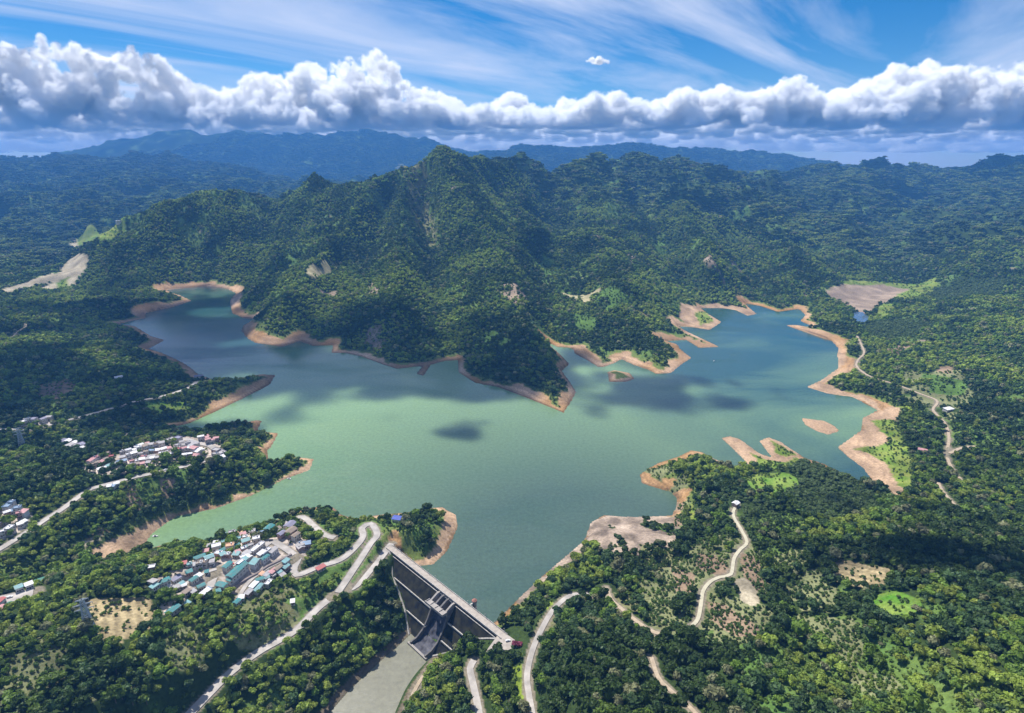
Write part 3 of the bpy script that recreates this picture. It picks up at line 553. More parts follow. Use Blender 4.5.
# ------------------------------------------------------------------ water
def water_mat(name, green, blue, rough, wscale, strength, dist):
    strength = strength * 1.0
    m = bpy.data.materials.new(name); m.use_nodes = True; t = m.node_tree; b = t.nodes['Principled BSDF']; n = t.nodes.new; l = t.links.new
    b.inputs['Roughness'].default_value = rough; b.inputs['IOR'].default_value = 1.33; b.inputs['Specular IOR Level'].default_value = 0.9
    g_ = n('ShaderNodeNewGeometry'); mp = n('ShaderNodeMapping'); mp.inputs['Rotation'].default_value = (0, 0, 0.5); mp.inputs['Scale'].default_value = (0.0016, 0.0034, 1); l(g_.outputs['Position'], mp.inputs[0])
    nz = n('ShaderNodeTexNoise'); nz.inputs['Scale'].default_value = 1.0; nz.inputs['Detail'].default_value = 6; nz.inputs['Distortion'].default_value = 1.2; l(mp.outputs[0], nz.inputs['Vector'])
    # milky green silt in mid-lake; the blue farther out has cloud shade painted in
    sx = n('ShaderNodeSeparateXYZ'); l(g_.outputs['Position'], sx.inputs[0])
    mx = n('ShaderNodeMix'); mx.data_type = 'RGBA'; mx.inputs[6].default_value = (*blue, 1); mx.inputs[7].default_value = (*green, 1)
    vd = n('ShaderNodeVectorMath'); vd.operation = 'DISTANCE'; vd.inputs[1].default_value = (-200, 830, 0); l(g_.outputs['Position'], vd.inputs[0])
    m1 = n('ShaderNodeMapRange'); m1.inputs['From Min'].default_value = 230; m1.inputs['From Max'].default_value = 620; m1.inputs['To Min'].default_value = 0.48; m1.inputs['To Max'].default_value = -0.16; l(vd.outputs['Value'], m1.inputs[0])
    ad = n('ShaderNodeMath'); ad.operation = 'ADD'; l(nz.outputs[0], ad.inputs[0]); l(m1.outputs[0], ad.inputs[1])
    m2 = n('ShaderNodeMapRange'); m2.inputs['From Min'].default_value = 0.30; m2.inputs['From Max'].default_value = 0.70; l(ad.outputs[0], m2.inputs[0]); l(m2.outputs[0], mx.inputs[0])
    vg = n('ShaderNodeVectorMath'); vg.operation = 'DISTANCE'; vg.inputs[1].default_value = (70, 540, 0); l(g_.outputs['Position'], vg.inputs[0])
    mg = n('ShaderNodeMapRange'); mg.inputs['From Min'].default_value = 130; mg.inputs['From Max'].default_value = 520; mg.inputs['To Min'].default_value = 0.85; mg.inputs['To Max'].default_value = 0.0; l(vg.outputs['Value'], mg.inputs[0])
    mx2 = n('ShaderNodeMix'); mx2.data_type = 'RGBA'; mx2.inputs[7].default_value = (0.040, 0.070, 0.066, 1) if name == 'lake water' else (*green, 1); l(mg.outputs[0], mx2.inputs[0]); l(mx.outputs[2], mx2.inputs[6])
    w0 = n('ShaderNodeTexNoise'); w0.inputs['Scale'].default_value = 0.22; w0.inputs['Detail'].default_value = 6; w0.inputs['Roughness'].default_value = 0.75; l(g_.outputs['Position'], w0.inputs['Vector'])
    mw = n('ShaderNodeMapRange'); mw.inputs['From Min'].default_value = 0.3; mw.inputs['From Max'].default_value = 0.7; mw.inputs['To Min'].default_value = 0.80; mw.inputs['To Max'].default_value = 1.22; l(w0.outputs[0], mw.inputs[0])
    vs_ = n('ShaderNodeVectorMath'); vs_.operation = 'SCALE'; l(mx2.outputs[2], vs_.inputs[0]); l(mw.outputs[0], vs_.inputs['Scale']); l(vs_.outputs[0], b.inputs['Base Color'])
    w1 = n('ShaderNodeTexNoise'); w1.inputs['Scale'].default_value = wscale; w1.inputs['Detail'].default_value = 5; w1.inputs['Roughness'].default_value = 0.6; l(g_.outputs['Position'], w1.inputs['Vector'])
    mq = n('ShaderNodeMapping'); mq.inputs['Rotation'].default_value = (0, 0, -0.5); mq.inputs['Scale'].default_value = (0.0045, 0.010, 1); l(g_.outputs['Position'], mq.inputs[0]); w2 = n('ShaderNodeTexNoise'); w2.inputs['Scale'].default_value = 1.0; w2.inputs['Detail'].default_value = 6; w2.inputs['Roughness'].default_value = 0.6; w2.inputs['Distortion'].default_value = 0.8; l(mq.outputs[0], w2.inputs['Vector'])
    m3 = n('ShaderNodeMapRange'); m3.inputs['From Min'].default_value = 0.42; m3.inputs['From Max'].default_value = 0.62; m3.inputs['To Min'].default_value = strength * 0.35; m3.inputs['To Max'].default_value = strength; l(w2.outputs[0], m3.inputs[0])
    vn = n('ShaderNodeVectorMath'); vn.operation = 'DISTANCE'; vn.inputs[1].default_value = (60, 560, 0); l(g_.outputs['Position'], vn.inputs[0])
    m5 = n('ShaderNodeMapRange'); m5.inputs['From Min'].default_value = 150; m5.inputs['From Max'].default_value = 700; m5.inputs['To Min'].default_value = 0.16; m5.inputs['To Max'].default_value = -0.02; l(vn.outputs['Value'], m5.inputs[0])
    a2 = n('ShaderNodeMath'); a2.operation = 'ADD'; l(w2.outputs[0], a2.inputs[0]); l(m5.outputs[0], a2.inputs[1])
    m6 = n('ShaderNodeMapRange'); m6.inputs['From Min'].default_value = 0.53; m6.inputs['From Max'].default_value = 0.66; m6.inputs['To Min'].default_value = rough; m6.inputs['To Max'].default_value = 0.26; l(a2.outputs[0], m6.inputs[0]); l(m6.outputs[0], b.inputs['Roughness'])
    bp = n('ShaderNodeBump'); bp.inputs['Distance'].default_value = dist; l(m3.outputs[0], bp.inputs['Strength']); l(w1.outputs[0], bp.inputs['Height']); l(bp.outputs[0], b.inputs['Normal'])
    return m
wet_q = ((water_in | (dsh < 8)) & (RR < 2600) & ~((nD > -4) & (nD < 300) & (sD > -40) & (sD < 200)))
wi = np.argwhere(wet_q[:-1, :-1] | wet_q[1:, 1:] | wet_q[1:, :-1] | wet_q[:-1, 1:])
def flat_sheet(name, mask, z, m):
    c = mask[:-1, :-1] | mask[1:, 1:] | mask[1:, :-1] | mask[:-1, 1:]
    q = np.stack([idx[:-1, :-1], idx[:-1, 1:], idx[1:, 1:], idx[1:, :-1]], -1)[c][:, ::-1]
    u, inv = np.unique(q, return_inverse=True); V = np.stack([GX.ravel()[u], GY.ravel()[u], np.full(len(u), z)], 1)
    me = fast_mesh(name, V, inv.reshape(-1, 4)); me.materials.append(m); o = bpy.data.objects.new(name, me); COL.objects.link(o); tag(o, kind='structure'); return o
flat_sheet('lake_water', wet_q, 0.0, water_mat('lake water', (0.178, 0.285, 0.132), (0.026, 0.078, 0.074), 0.10, 0.30, 0.42, 1.1))
flat_sheet('river_water', (rin | (driv < 6)) & down & (nD > 25), POOLZ, water_mat('river water', (0.185, 0.18, 0.13), (0.16, 0.158, 0.115), 0.3, 0.7, 0.30, 0.3))
flat_sheet('pond_water', (dp < 8) | pin, 3.0, water_mat('pond water', (0.10, 0.16, 0.2), (0.08, 0.12, 0.17), 0.1, 0.7, 0.3, 0.2))

# ------------------------------------------------------------------ roads
def ribbon(name, P, wd, m, lift, kerb):
    d = np.gradient(P[:, :2], axis=0); d /= np.maximum(np.linalg.norm(d, axis=1), 1e-6)[:, None]; nrm = np.stack([-d[:, 1], d[:, 0]], 1)
    prof = [(-wd/2 - .05, -1.5), (-wd/2, 0), (-wd/2, .0), (wd/2, 0), (wd/2, 0), (wd/2 + .05, -1.5)]
    if kerb: prof = [(-wd/2 - .55, -1.5), (-wd/2 - .5, .15), (-wd/2, .15), (-wd/2, 0), (wd/2, 0), (wd/2, .15), (wd/2 + .5, .15), (wd/2 + .55, -1.5)]
    V = []; Fc = []; mi = []; k = len(prof); n = len(P)
    for i in range(n):
        for a_, h_ in prof: V.append((P[i, 0] + nrm[i, 0] * a_, P[i, 1] + nrm[i, 1] * a_, P[i, 2] + lift + h_))
    for i in range(n - 1):
        for j in range(k - 1):
            if not kerb and j in (1, 3): continue
            Fc.append((i*k+j, i*k+j+1, (i+1)*k+j+1, (i+1)*k+j)[::-1]); mi.append(0 if (j == 3 and kerb) or (not kerb) else 1)
    return mesh_obj(name, V, Fc, m, mats=[m, M_ker], mi=mi)
for name, kind, wd, P3 in road_data:
    r = np.hypot(P3[:, 0], P3[:, 1]).mean()
    o = ribbon(name, P3, wd, {'concrete': M_road, 'dirt': M_track, 'pale': M_pale}[kind], 0.12 + r / 3200, kind == 'concrete' and wd >= 6)
    tag(o, kind='structure')

# ------------------------------------------------------------------ the dam
M_face = mat('stained masonry', (0.030, 0.029, 0.016), 0.95, 0.3, 0.16, col2=(0.004, 0.005, 0.007))
M_chute = mat('wet chute', (0.10, 0.10, 0.12), 0.7, 0.4, 0.20, col2=(0.018, 0.018, 0.026))
M_deck = mat('dam deck', (0.42, 0.37, 0.32), 0.9, 0.25, 0.3)
M_lt = mat('light concrete', (0.52, 0.49, 0.45), 0.9, 0.45, 0.5)
dam = empty('dam', (DA[0], DA[1], 0), math.atan2(DD[1], DD[0]))
flip = 1.0 if (DN[0] * -DD[1] + DN[1] * DD[0]) > 0 else -1.0        # local +y or -y is downstream
tag(dam, 'dark stained masonry dam with a light road on its crest, closing the lake', 'dam')
def dl(s, n, z): return (s, n * flip, z)
def prism(mb, s0, s1, prof):
    k = len(prof); V = [dl(s0, n, z) for n, z in prof] + [dl(s1, n, z) for n, z in prof]
    return mb.add(V, [tuple(range(k)), tuple(range(k, 2*k))[::-1]] + [(i, k + i, k + (i+1) % k, (i+1) % k) for i in range(k)])
b_ = MB()
ss = [-2, 6, 19, 36, 53, 72, 83]; ss2 = [106, 108, 130, 139, 156, 170]
for arr in (ss, ss2):
    for s0, s1 in zip(arr[:-1], arr[1:]):
        g0, g1 = min(groin_z(s0), 11) - 5, min(groin_z(s1), 11) - 5
        P = []
        for s_, g_ in ((s0, g0), (s1, g1)): P.append([dl(s_, -7, 13.4), dl(s_, 0, 13.4), dl(s_, 0, 12), dl(s_, 0.75 * (12 - g_), g_), dl(s_, -7, g_)])
        b_.add(P[0] + P[1], [(0,1,2,3,4), (9,8,7,6,5)] + [(i, 5+i, 5+(i+1) % 5, (i+1) % 5) for i in range(5)])
prism(b_, 83, 106, [(-7, 5), (1, 5), (3, 2), (12, -10), (20, -22), (26, -30), (-7, -30)])
b_.build('dam_wall', M_face, dam)
d_ = MB(); prism(d_, -8, 176, [(-6.4, 13.4), (1.0, 13.4), (1.0, 14.0), (-6.4, 14.0)]); d_.build('crest_road', M_deck, dam)
for n0 in (-6.4, 0.6):
    p_ = MB(); prism(p_, -8, 168, [(n0, 14), (n0 + .4, 14), (n0 + .4, 15.0), (n0, 15.0)]); p_.build('parapet', M_lt, dam)
l_ = MB(); prism(l_, 3, 82, [(1.0, 10.6), (1.7, 10.6), (1.7, 11.3), (1.0, 11.3)]); prism(l_, 107, 165, [(1.0, 10.6), (1.7, 10.6), (1.7, 11.3), (1.0, 11.3)]); l_.build('ledge', M_lt, dam)
for z_, segs in ((-2, ((18, 81), (108, 141))), (-15, ((51, 85), (109, 133)))):
    for s0, s1 in segs:
        n0 = 0.75 * (12 - z_); w_ = MB(); prism(w_, s0, s1, [(n0 - 2, z_), (n0 + 1.2, z_), (n0 + 1.2, z_ + .5), (n0 - 2, z_ + .5)]); prism(w_, s0, s1, [(n0 + 1.0, z_ + .5), (n0 + 1.2, z_ + .5), (n0 + 1.2, z_ + 1.5), (n0 + 1.0, z_ + 1.5)])
        w_.build('walkway', M_lt, dam)
for part in (GROIN[:6], GROIN[6:]):
    g_m = MB()
    for (s0, z0), (s1, z1) in zip(part[:-1], part[1:]):
        g_m.bar(dl(s0, 0.75 * max(12 - z0, 0) + 1.2, z0 + 1.2), dl(s1, 0.75 * max(12 - z1, 0) + 1.2, z1 + 1.2), 0.6)
    g_m.build('groin_kerb', M_lt, dam)
sp = MB()                                                            # spillway chute: hollow curve between two side walls
prof = [(3, 4), (6, 1), (10, -6), (15, -14), (21, -21), (28, -25), (36, -25.3)]
for (n0, z0), (n1, z1) in zip(prof[:-1], prof[1:]):
    sp.hexa([dl(84, n0, z0-3), dl(105, n0, z0-3), dl(105, n1, z1-3), dl(84, n1, z1-3), dl(84, n0, z0), dl(105, n0, z0), dl(105, n1, z1), dl(84, n1, z1)])
sp.build('chute', M_chute, dam)
for s_ in (82.6, 105):
    q_ = MB(); top = [(3, 9.0), (9, 9.0), (12, 1), (17, -9), (23, -17), (30, -21.5), (37, -22.5)]
    for (n0, z0), (n1, z1) in zip(top[:-1], top[1:]):
        q_.hexa([dl(s_, n0, z0-12), dl(s_+1.5, n0, z0-12), dl(s_+1.5, n1, z1-12), dl(s_, n1, z1-12), dl(s_, n0, z0), dl(s_+1.5, n0, z0), dl(s_+1.5, n1, z1), dl(s_, n1, z1)])
    q_.build('chute_wall', M_concd, dam)
e_ = MB(); e_.box(80, 108, *sorted((36*flip, 38*flip)), -29, -24.2); e_.build('sill', M_conc, dam)
for s_ in (82.4, 89.2, 96.2, 104.2):
    q_ = MB(); prism(q_, s_, s_ + 1.8, [(1, -2), (1, 13.3), (4, 13.3), (12, 9.4), (12, 6.0), (7, -2)]); q_.build('pier', M_conc if s_ in (82.4, 104.2) else M_concd, dam)
pl = MB(); pl.box(81, 107.4, *sorted((11.2*flip, 17.0*flip)), 8.2, 9.6)
for s_ in (81.2, 87.6, 94.2, 100.6, 106.6): pl.box(s_, s_+.6, *sorted((11.2*flip, 17*flip)), 9.6, 10.3)
pl.box(81, 107.4, *sorted((16.4*flip, 17.0*flip)), 9.6, 10.6); pl.build('gate_platform', M_conc, dam)
for s_ in (84.6, 91.4, 98.4):
    q_ = MB(); q_.box(s_, s_ + 4.4, *sorted((1.2*flip, 2.0*flip)), 4, 12.4); q_.build('sluice_gate', mat('steel gate', (0.08, 0.09, 0.11), 0.6), dam)
tw = MB(); tw.cyl((117, -13*flip), 2.0, 2.0, -14, 12.5, 14); tw.build('intake_tower', M_lt, dam)
tr_ = MB(); tr_.cyl((117, -13*flip), 2.6, 0.5, 15.0, 16.4, 8); tr_.build('tower_roof', mat('rusty roof', (0.35, 0.16, 0.12), 0.8), dam)
tr2 = MB(); tr2.box(115.2, 118.8, *sorted((-11.2*flip, -14.8*flip)), 12.5, 15.0); tr2.build('tower_cabin', M_conc, dam)
br = MB(); br.box(116.3, 117.7, *sorted((-6.4*flip, -11.2*flip)), 12.9, 13.4); br.build('footbridge', M_lt, dam)
for s_ in range(-4, 170, 12):
    if abs(s_ - 92) > 14:
        q_ = MB(); q_.box(s_, s_+.25, *sorted((-6.2*flip, -6.4*flip)), 15, 18.5); q_.box(s_, s_+.25, *sorted((-6.2*flip, -5.0*flip)), 18.4, 18.6); q_.build('lamp_post', M_ker, dam)
# apron at the right hand end, with the little garden
ap = MB(); P = [at_z(u, v, 14.2) for u, v in [(497,636),(505,633),(515,640),(518,646),(508,650),(492,651),(484,654)]]
n_ = len(P); ap.add([tuple(p) for p in P] + [(p[0], p[1], 4) for p in P], [tuple(range(n_))] + [(i, n_+i, n_+(i+1) % n_, (i+1) % n_) for i in range(n_)]); o = ap.build('forecourt', M_deck); tag(o, kind='structure')

# ------------------------------------------------------------------ things that are told apart by where they project, for their ordinals
ORD = ['first', 'second', 'third', 'fourth', 'fifth', 'sixth', 'seventh', 'eighth', 'ninth', 'tenth', 'eleventh', 'twelfth', 'thirteenth', 'fourteenth', 'fifteenth', 'sixteenth', 'seventeenth', 'eighteenth', 'nineteenth', 'twentieth']
def ordinal(i):
    if i < 20: return ORD[i]
    t_ = ['twenty', 'thirty', 'forty', 'fifty', 'sixty', 'seventy', 'eighty', 'ninety'][(i + 1) // 10 - 2]; k = (i + 1) % 10
    return (t_[:-1] + 'ieth') if k == 0 else t_ + '-' + ORD[k - 1]

# ------------------------------------------------------------------ houses
RC = dict(teal=(0.03, 0.21, 0.22), green=(0.03, 0.20, 0.14), white=(0.72, 0.72, 0.74), blue=(0.18, 0.29, 0.43), grey=(0.36, 0.35, 0.36), brown=(0.24, 0.19, 0.15), violet=(0.21, 0.21, 0.31), orange=(0.62, 0.36, 0.22), red=(0.42, 0.10, 0.10), pink=(0.52, 0.26, 0.27), turquoise=(0.17, 0.36, 0.38), cobalt=(0.03, 0.08, 0.45))
M_roof = {k: mat(k + ' roof sheet', c, 0.65, 0.22, 0.35, col2=tuple(a_ * .62 + b2 * .38 for a_, b2 in zip(c, (0.20, 0.15, 0.12)))) for k, c in RC.items()}
M_wall = [mat('wall render', c, 0.9, 0.15) for c in ((0.6, 0.56, 0.5), (0.45, 0.40, 0.35), (0.66, 0.64, 0.62), (0.42, 0.28, 0.24))]
M_glass = mat('window glass', (0.03, 0.035, 0.045), 0.2, 0.1, spec=0.6); M_door = mat('door wood', (0.10, 0.07, 0.05), 0.7)
HOUSES = []
def house(P, rz, L, Wd, h, colr, style, detail, village, word='house'):
    zb = min(ground(P[0] + a_, P[1] + c_) for a_ in (-Wd/2, 0, Wd/2) for c_ in (-Wd/2, 0, Wd/2)); zt = ground(P[0], P[1])
    r = empty(word.replace(' ', '_'), (P[0], P[1], zt + 0.1), rz); drop = zb - zt - 2.5
    wm = M_wall[random.choice([0, 0, 1, 2, 3] if village != 'far' else [0, 1, 2])]
    w = MB(); w.box(-L/2, L/2, -Wd/2, Wd/2, drop, h)
    rise = Wd * 0.16 if style == 'gable' else 0
    if style == 'gable': w.add([(-L/2, -Wd/2, h), (-L/2, Wd/2, h), (-L/2, 0, h + rise), (L/2, -Wd/2, h), (L/2, Wd/2, h), (L/2, 0, h + rise)], [(0, 2, 1), (3, 4, 5)])
    w.build('walls', wm, r)
    e = 0.5; q = MB()
    if style == 'gable':
        sl_ = rise / (Wd / 2); y1 = Wd/2 + e; z1 = h - e * sl_; zr = h + rise + 0.05
        for sg in (-1, 1): q.hexa([(-L/2-e, 0, zr), (L/2+e, 0, zr), (L/2+e, sg*y1, z1+.05), (-L/2-e, sg*y1, z1+.05), (-L/2-e, 0, zr+.2), (L/2+e, 0, zr+.2), (L/2+e, sg*y1, z1+.25), (-L/2-e, sg*y1, z1+.25)])
    elif style == 'shed': q.hexa([(-L/2-e, -Wd/2-e, h), (L/2+e, -Wd/2-e, h), (L/2+e, Wd/2+e, h+.9), (-L/2-e, Wd/2+e, h+.9), (-L/2-e, -Wd/2-e, h+.2), (L/2+e, -Wd/2-e, h+.2), (L/2+e, Wd/2+e, h+1.1), (-L/2-e, Wd/2+e, h+1.1)])
    else:
        q.box(-L/2-.2, L/2+.2, -Wd/2-.2, Wd/2+.2, h+.003, h+.3)
        for c in ((-L/2-.2, L/2+.2, -Wd/2-.2, -Wd/2+.1), (-L/2-.2, L/2+.2, Wd/2-.1, Wd/2+.2), (-L/2-.2, -L/2+.1, -Wd/2+.1, Wd/2-.1), (L/2-.1, L/2+.2, -Wd/2+.1, Wd/2-.1)): q.box(*c, h+.3, h+.9)
    ro = q.build('roof', M_roof[colr], r)
    if style == 'flat' and random.random() < 0.6:
        k = MB(); k.cyl((L*.2, Wd*.15), .7, .7, h+.3, h+1.9, 10); k.build('water_tank', M_roof[random.choice(['white', 'blue', 'grey'])], ro)
    if detail:
        sg = -1 if (math.sin(rz + math.pi/2) > 0) else 1          # the long side turned to the camera's side of the valley
        y0 = sg * Wd/2; d1 = MB(); d1.box(-.5, .5, *sorted((y0, y0 + sg*.06)), 0, 2.1); d1.build('door', M_door, r)
        for x_ in ([-L*.3, L*.3] if L < 12 else [-L*.38, -L*.2, L*.2, L*.38]):
            for zf in ([1.0] if h < 4.5 else [1.0, 4.0]):
                d1 = MB(); d1.box(x_-.6, x_+.6, *sorted((y0, y0 + sg*.06)), zf, zf+1.2); d1.build('window', M_glass, r)
    HOUSES.append(dict(o=r, col=colr, style=style, village=village, P=np.array([P[0], P[1], zt]), L=L, word=word, h=h))
    return r
def px_house(u, v, wpx, ratio, ang_px, h, colr, style, village, detail=True, word='house'):
    """a house picked in the photograph: centre, length in pixels, direction of its long side in the picture"""
    P = hit([(u, v)])[0]; du, dv = math.cos(math.radians(ang_px)) * 4, -math.sin(math.radians(ang_px)) * 4
    A_, B_ = at_z(u - du, v - dv, P[2]), at_z(u + du, v + dv, P[2]); D = (B_ - A_)[:2]; L = np.linalg.norm(D) / 8 * wpx
    return house(P, math.atan2(D[1], D[0]), L, max(4.0, L * ratio), h, colr, style, detail, village, word)
V1 = 'hill'
def vz(x, y): return 150 + x / 5.94, 510 + y / 5.94
HL = [ # zoom x, zoom y, length px in zoom, ratio, angle, height, colour, style
 (140,612,85,.5,38,4,'teal','gable'),(90,443,68,.62,25,4.5,'teal','gable'),(30,470,48,.5,35,3.5,'turquoise','shed'),(182,458,50,.5,32,3.5,'turquoise','gable'),(262,430,50,.5,35,4,'teal','gable'),
 (165,345,38,.6,10,4,'teal','gable'),(205,332,34,.45,15,3,'red','shed'),(298,297,70,.5,20,4,'teal','gable'),(355,303,55,.8,20,5,'turquoise','gable'),(440,252,40,.6,30,4,'teal','gable'),(435,280,34,.6,25,3.5,'turquoise','shed'),
 (463,352,52,.55,42,5,'teal','gable'),(522,385,130,.34,42,6,'teal','gable'),(505,412,100,.2,42,4.5,'teal','shed'),(622,328,48,.6,50,4,'turquoise','shed'),(685,303,48,.55,35,4.5,'teal','gable'),(655,430,46,.6,20,4,'teal','gable'),(645,482,60,.4,50,4,'turquoise','gable'),
 (428,463,50,.6,-15,4,'teal','gable'),(410,497,26,.7,20,3,'teal','shed'),(520,560,38,.5,40,3.5,'teal','gable'),(308,470,48,.6,25,4,'teal','gable'),(332,505,60,.4,38,3.5,'white','shed'),(350,490,30,.5,38,3.2,'blue','shed'),
 (710,125,48,.7,40,5,'teal','gable'),(572,200,48,.6,20,4,'turquoise','shed'),(810,322,36,.6,40,4,'turquoise','shed'),(808,355,38,.7,40,4,'turquoise','gable'),(400,188,30,.6,20,3.5,'green','gable'),(520,225,30,.7,20,4,'teal','gable'),
 (400,250,55,.8,15,8,'white','flat'),(480,243,48,.8,10,7,'orange','flat'),(636,200,42,.8,15,7,'white','flat'),(663,155,44,.6,15,5,'blue','gable'),(440,168,40,.6,20,4,'blue','shed'),(490,152,42,.6,10,5,'grey','flat'),(160,428,56,.45,30,4,'violet','shed'),
 (835,112,52,.8,38,6,'violet','gable'),(785,165,40,.7,35,6,'violet','gable'),(838,155,60,.7,35,7,'brown','gable'),(868,175,44,.6,35,6,'brown','gable'),(745,145,44,.7,30,5,'grey','shed'),(760,130,40,.5,30,4,'brown','shed'),(935,222,44,.7,10,5,'blue','shed'),
 (640,238,90,.3,38,4,'white','flat'),(690,265,60,.3,38,4,'white','flat'),(735,258,50,.45,40,4,'grey','shed'),(665,275,44,.4,38,4,'white','shed'),(560,318,50,.5,38,4,'turquoise','shed'),(540,335,44,.5,38,5,'white','flat'),
 (708,450,42,.6,45,4,'white','flat'),(700,398,44,.5,40,3.5,'grey','shed'),(735,380,44,.5,38,3.5,'pink','shed'),(765,362,46,.5,38,4,'brown','gable'),(620,462,50,.45,45,3.5,'white','shed'),(590,505,44,.45,45,3.5,'grey','shed'),(790,400,30,.6,30,3,'grey','shed'),
 (350,232,34,.6,15,4,'grey','shed'),(300,330,30,.6,10,3.5,'white','flat'),(250,345,44,.5,10,3.5,'grey','shed'),(235,385,40,.5,20,3.5,'teal','shed'),(335,262,34,.6,10,4,'pink','shed'),(600,232,34,.6,20,5,'grey','flat'),(555,160,34,.6,15,4,'pink','shed'),(610,140,34,.6,10,4,'grey','shed'),(340,380,22,.6,10,3,'teal','gable'),
 (290,410,40,.5,30,3.5,'white','shed'),(220,500,44,.4,35,3,'brown','shed'),(260,500,30,.5,35,3,'grey','shed'),(5,360,60,.6,10,4,'white','flat'),(225,570,30,.5,38,3,'turquoise','shed'),(670,395,28,.5,40,3,'orange','shed'),(525,265,28,.6,20,3.5,'pink','shed'),(560,245,30,.5,20,4,'white','flat')]
for x, y, L, ra, an, h, c, st in HL:
    u, v = vz(x, y); px_house(u, v, L / 5.94, ra, an, h, c, st, V1)
def row(px, n, wpx, cols, styles, village, h=(3.5, 7), jit=1.2, ratio=(0.6, 0.9)):
    px = np.array(px, float); d = np.concatenate([[0], np.cumsum(np.linalg.norm(np.diff(px, axis=0), axis=1))])
    for k in range(n):
        t_ = (k + 0.5) / n * d[-1]; u = np.interp(t_, d, px[:, 0]); v = np.interp(t_, d, px[:, 1]); i = min(np.searchsorted(d, t_) - 1, len(px) - 2); i = max(i, 0)
        an = math.degrees(math.atan2(-(px[i+1][1] - px[i][1]), px[i+1][0] - px[i][0]))
        px_house(u + random.uniform(-jit, jit) * .4, v + random.uniform(-jit, jit) * .5, wpx * random.uniform(.8, 1.2), random.uniform(*ratio), an + random.uniform(-8, 8), random.uniform(*h), random.choice(cols), random.choice(styles), village, True)
def zv(pts): return [vz(*q) for q in pts]
for ln, nn in (([(375,215),(440,200),(510,185),(590,175)], 5), ([(385,270),(470,280),(540,275)], 3), ([(215,350),(290,330),(395,325)], 4), ([(100,470),(150,480),(225,455)], 3), ([(610,215),(560,255),(600,290)], 2), ([(680,425),(735,405),(790,375)], 3), ([(60,430),(40,450),(10,440)], 2), ([(600,300),(575,290),(540,305)], 2), ([(880,215),(905,245),(890,200)], 2)):
    row(zv(ln), nn, 5.0, ['white', 'grey', 'white', 'turquoise', 'brown'], ['shed', 'flat', 'gable'], V1, (3, 4.5), .8)
# the grey stone retaining wall under the village terrace
def slab(name, px, th, m, label, cat, up=1.2):
    P = hit(px); A_ = P; V = [(p[0], p[1], p[2] + up) for p in A_] + [(p[0], p[1], p[2] - th) for p in A_]; n = len(A_)
    o = mesh_obj(name, V, [tuple(range(n))] + [(i, n+i, n+(i+1) % n, (i+1) % n) for i in range(n)], m); tag(o, label, cat); return o
rw = hit([vz(455,492), vz(530,440), vz(600,400), vz(640,380), vz(700,338), vz(770,305), vz(840,268)]); rw[:, 2] = sample(HGT, rw[:, 0], rw[:, 1])
w_ = MB(); M_stone = mat('grey masonry', (0.26, 0.22, 0.21), 0.95, 0.35, 1.2)
for p, q in zip(rw[:-1], rw[1:]):
    d = (q - p)[:2]; d /= np.linalg.norm(d); nn = np.array([d[1], -d[0]])
    w_.hexa([(*(p[:2] + nn * 7), p[2] - 9), (*(q[:2] + nn * 7), q[2] - 9), (*(q[:2] - nn), q[2] - 9), (*(p[:2] - nn), p[2] - 9), (*(p[:2] + nn * 1.2), p[2] + 1.8), (*(q[:2] + nn * 1.2), q[2] + 1.8), (*(q[:2] - nn), q[2] + 1.8), (*(p[:2] - nn), p[2] + 1.8)])
tag(w_.build('retaining_wall', M_stone), 'long sloping grey stone retaining wall below the village terrace', 'retaining wall')

def z3(pts): return [(60 + x / 5.69, 420 + y / 5.69) for x, y in pts]
V2 = 'lakeside'; mixc = ['white', 'grey', 'grey', 'white', 'brown', 'blue', 'pink', 'white']
row(z3([(345,212),(420,190),(500,165),(600,148)]), 8, 5.4, mixc, ['flat', 'shed', 'flat'], V2)
row(z3([(345,232),(440,205),(540,190),(640,170)]), 9, 5.4, mixc, ['flat', 'shed', 'gable'], V2)
row(z3([(400,252),(480,240),(560,222),(650,205)]), 9, 4.8, mixc + ['red'], ['flat', 'shed'], V2, (3, 5))
row(z3([(215,300),(280,280),(340,258),(385,245)]), 6, 5.2, ['turquoise', 'blue', 'white', 'blue'], ['shed', 'flat'], V2, (3, 5))
row(z3([(165,255),(205,235),(250,215),(285,200)]), 5, 5.6, ['red', 'pink', 'brown', 'pink'], ['gable', 'flat'], V2)
row(z3([(170,275),(215,262),(260,243),(310,228)]), 5, 5.6, ['pink', 'red', 'grey', 'brown'], ['gable', 'flat'], V2)
row(z3([(420,178),(500,152),(580,140)]), 5, 4.6, mixc, ['flat', 'shed'], V2)
row(z3([(470,225),(560,206),(640,188)]), 7, 4.6, mixc + ['brown'], ['flat', 'gable'], V2, (3, 5))
row(z3([(395,268),(450,262),(520,250)]), 4, 4.4, mixc, ['shed', 'flat'], V2, (3, 4))
row(z3([(680,140),(730,135),(790,160)]), 4, 4.8, mixc + ['red'], ['flat', 'gable'], V2)
row(z3([(605,128),(640,122),(690,128)]), 3, 6, ['violet', 'grey', 'brown'], ['flat', 'shed'], V2)
row(z3([(660,165),(700,158),(740,150),(765,165)]), 4, 5.4, ['white', 'grey', 'brown'], ['flat', 'gable'], V2)
row(z3([(670,190),(715,180),(765,185),(805,195)]), 5, 5.6, ['white', 'pink', 'red', 'grey'], ['flat', 'gable'], V2)
row(z3([(690,215),(740,210),(790,215)]), 3, 5.6, ['white', 'pink', 'brown'], ['flat', 'gable'], V2)
row(z3([(790,120),(830,108),(870,98)]), 3, 6.0, ['pink', 'white', 'pink'], ['gable', 'flat'], V2)
row(z3([(830,135),(870,125),(905,120)]), 3, 6.0, ['pink', 'pink', 'white'], ['gable', 'flat'], V2)
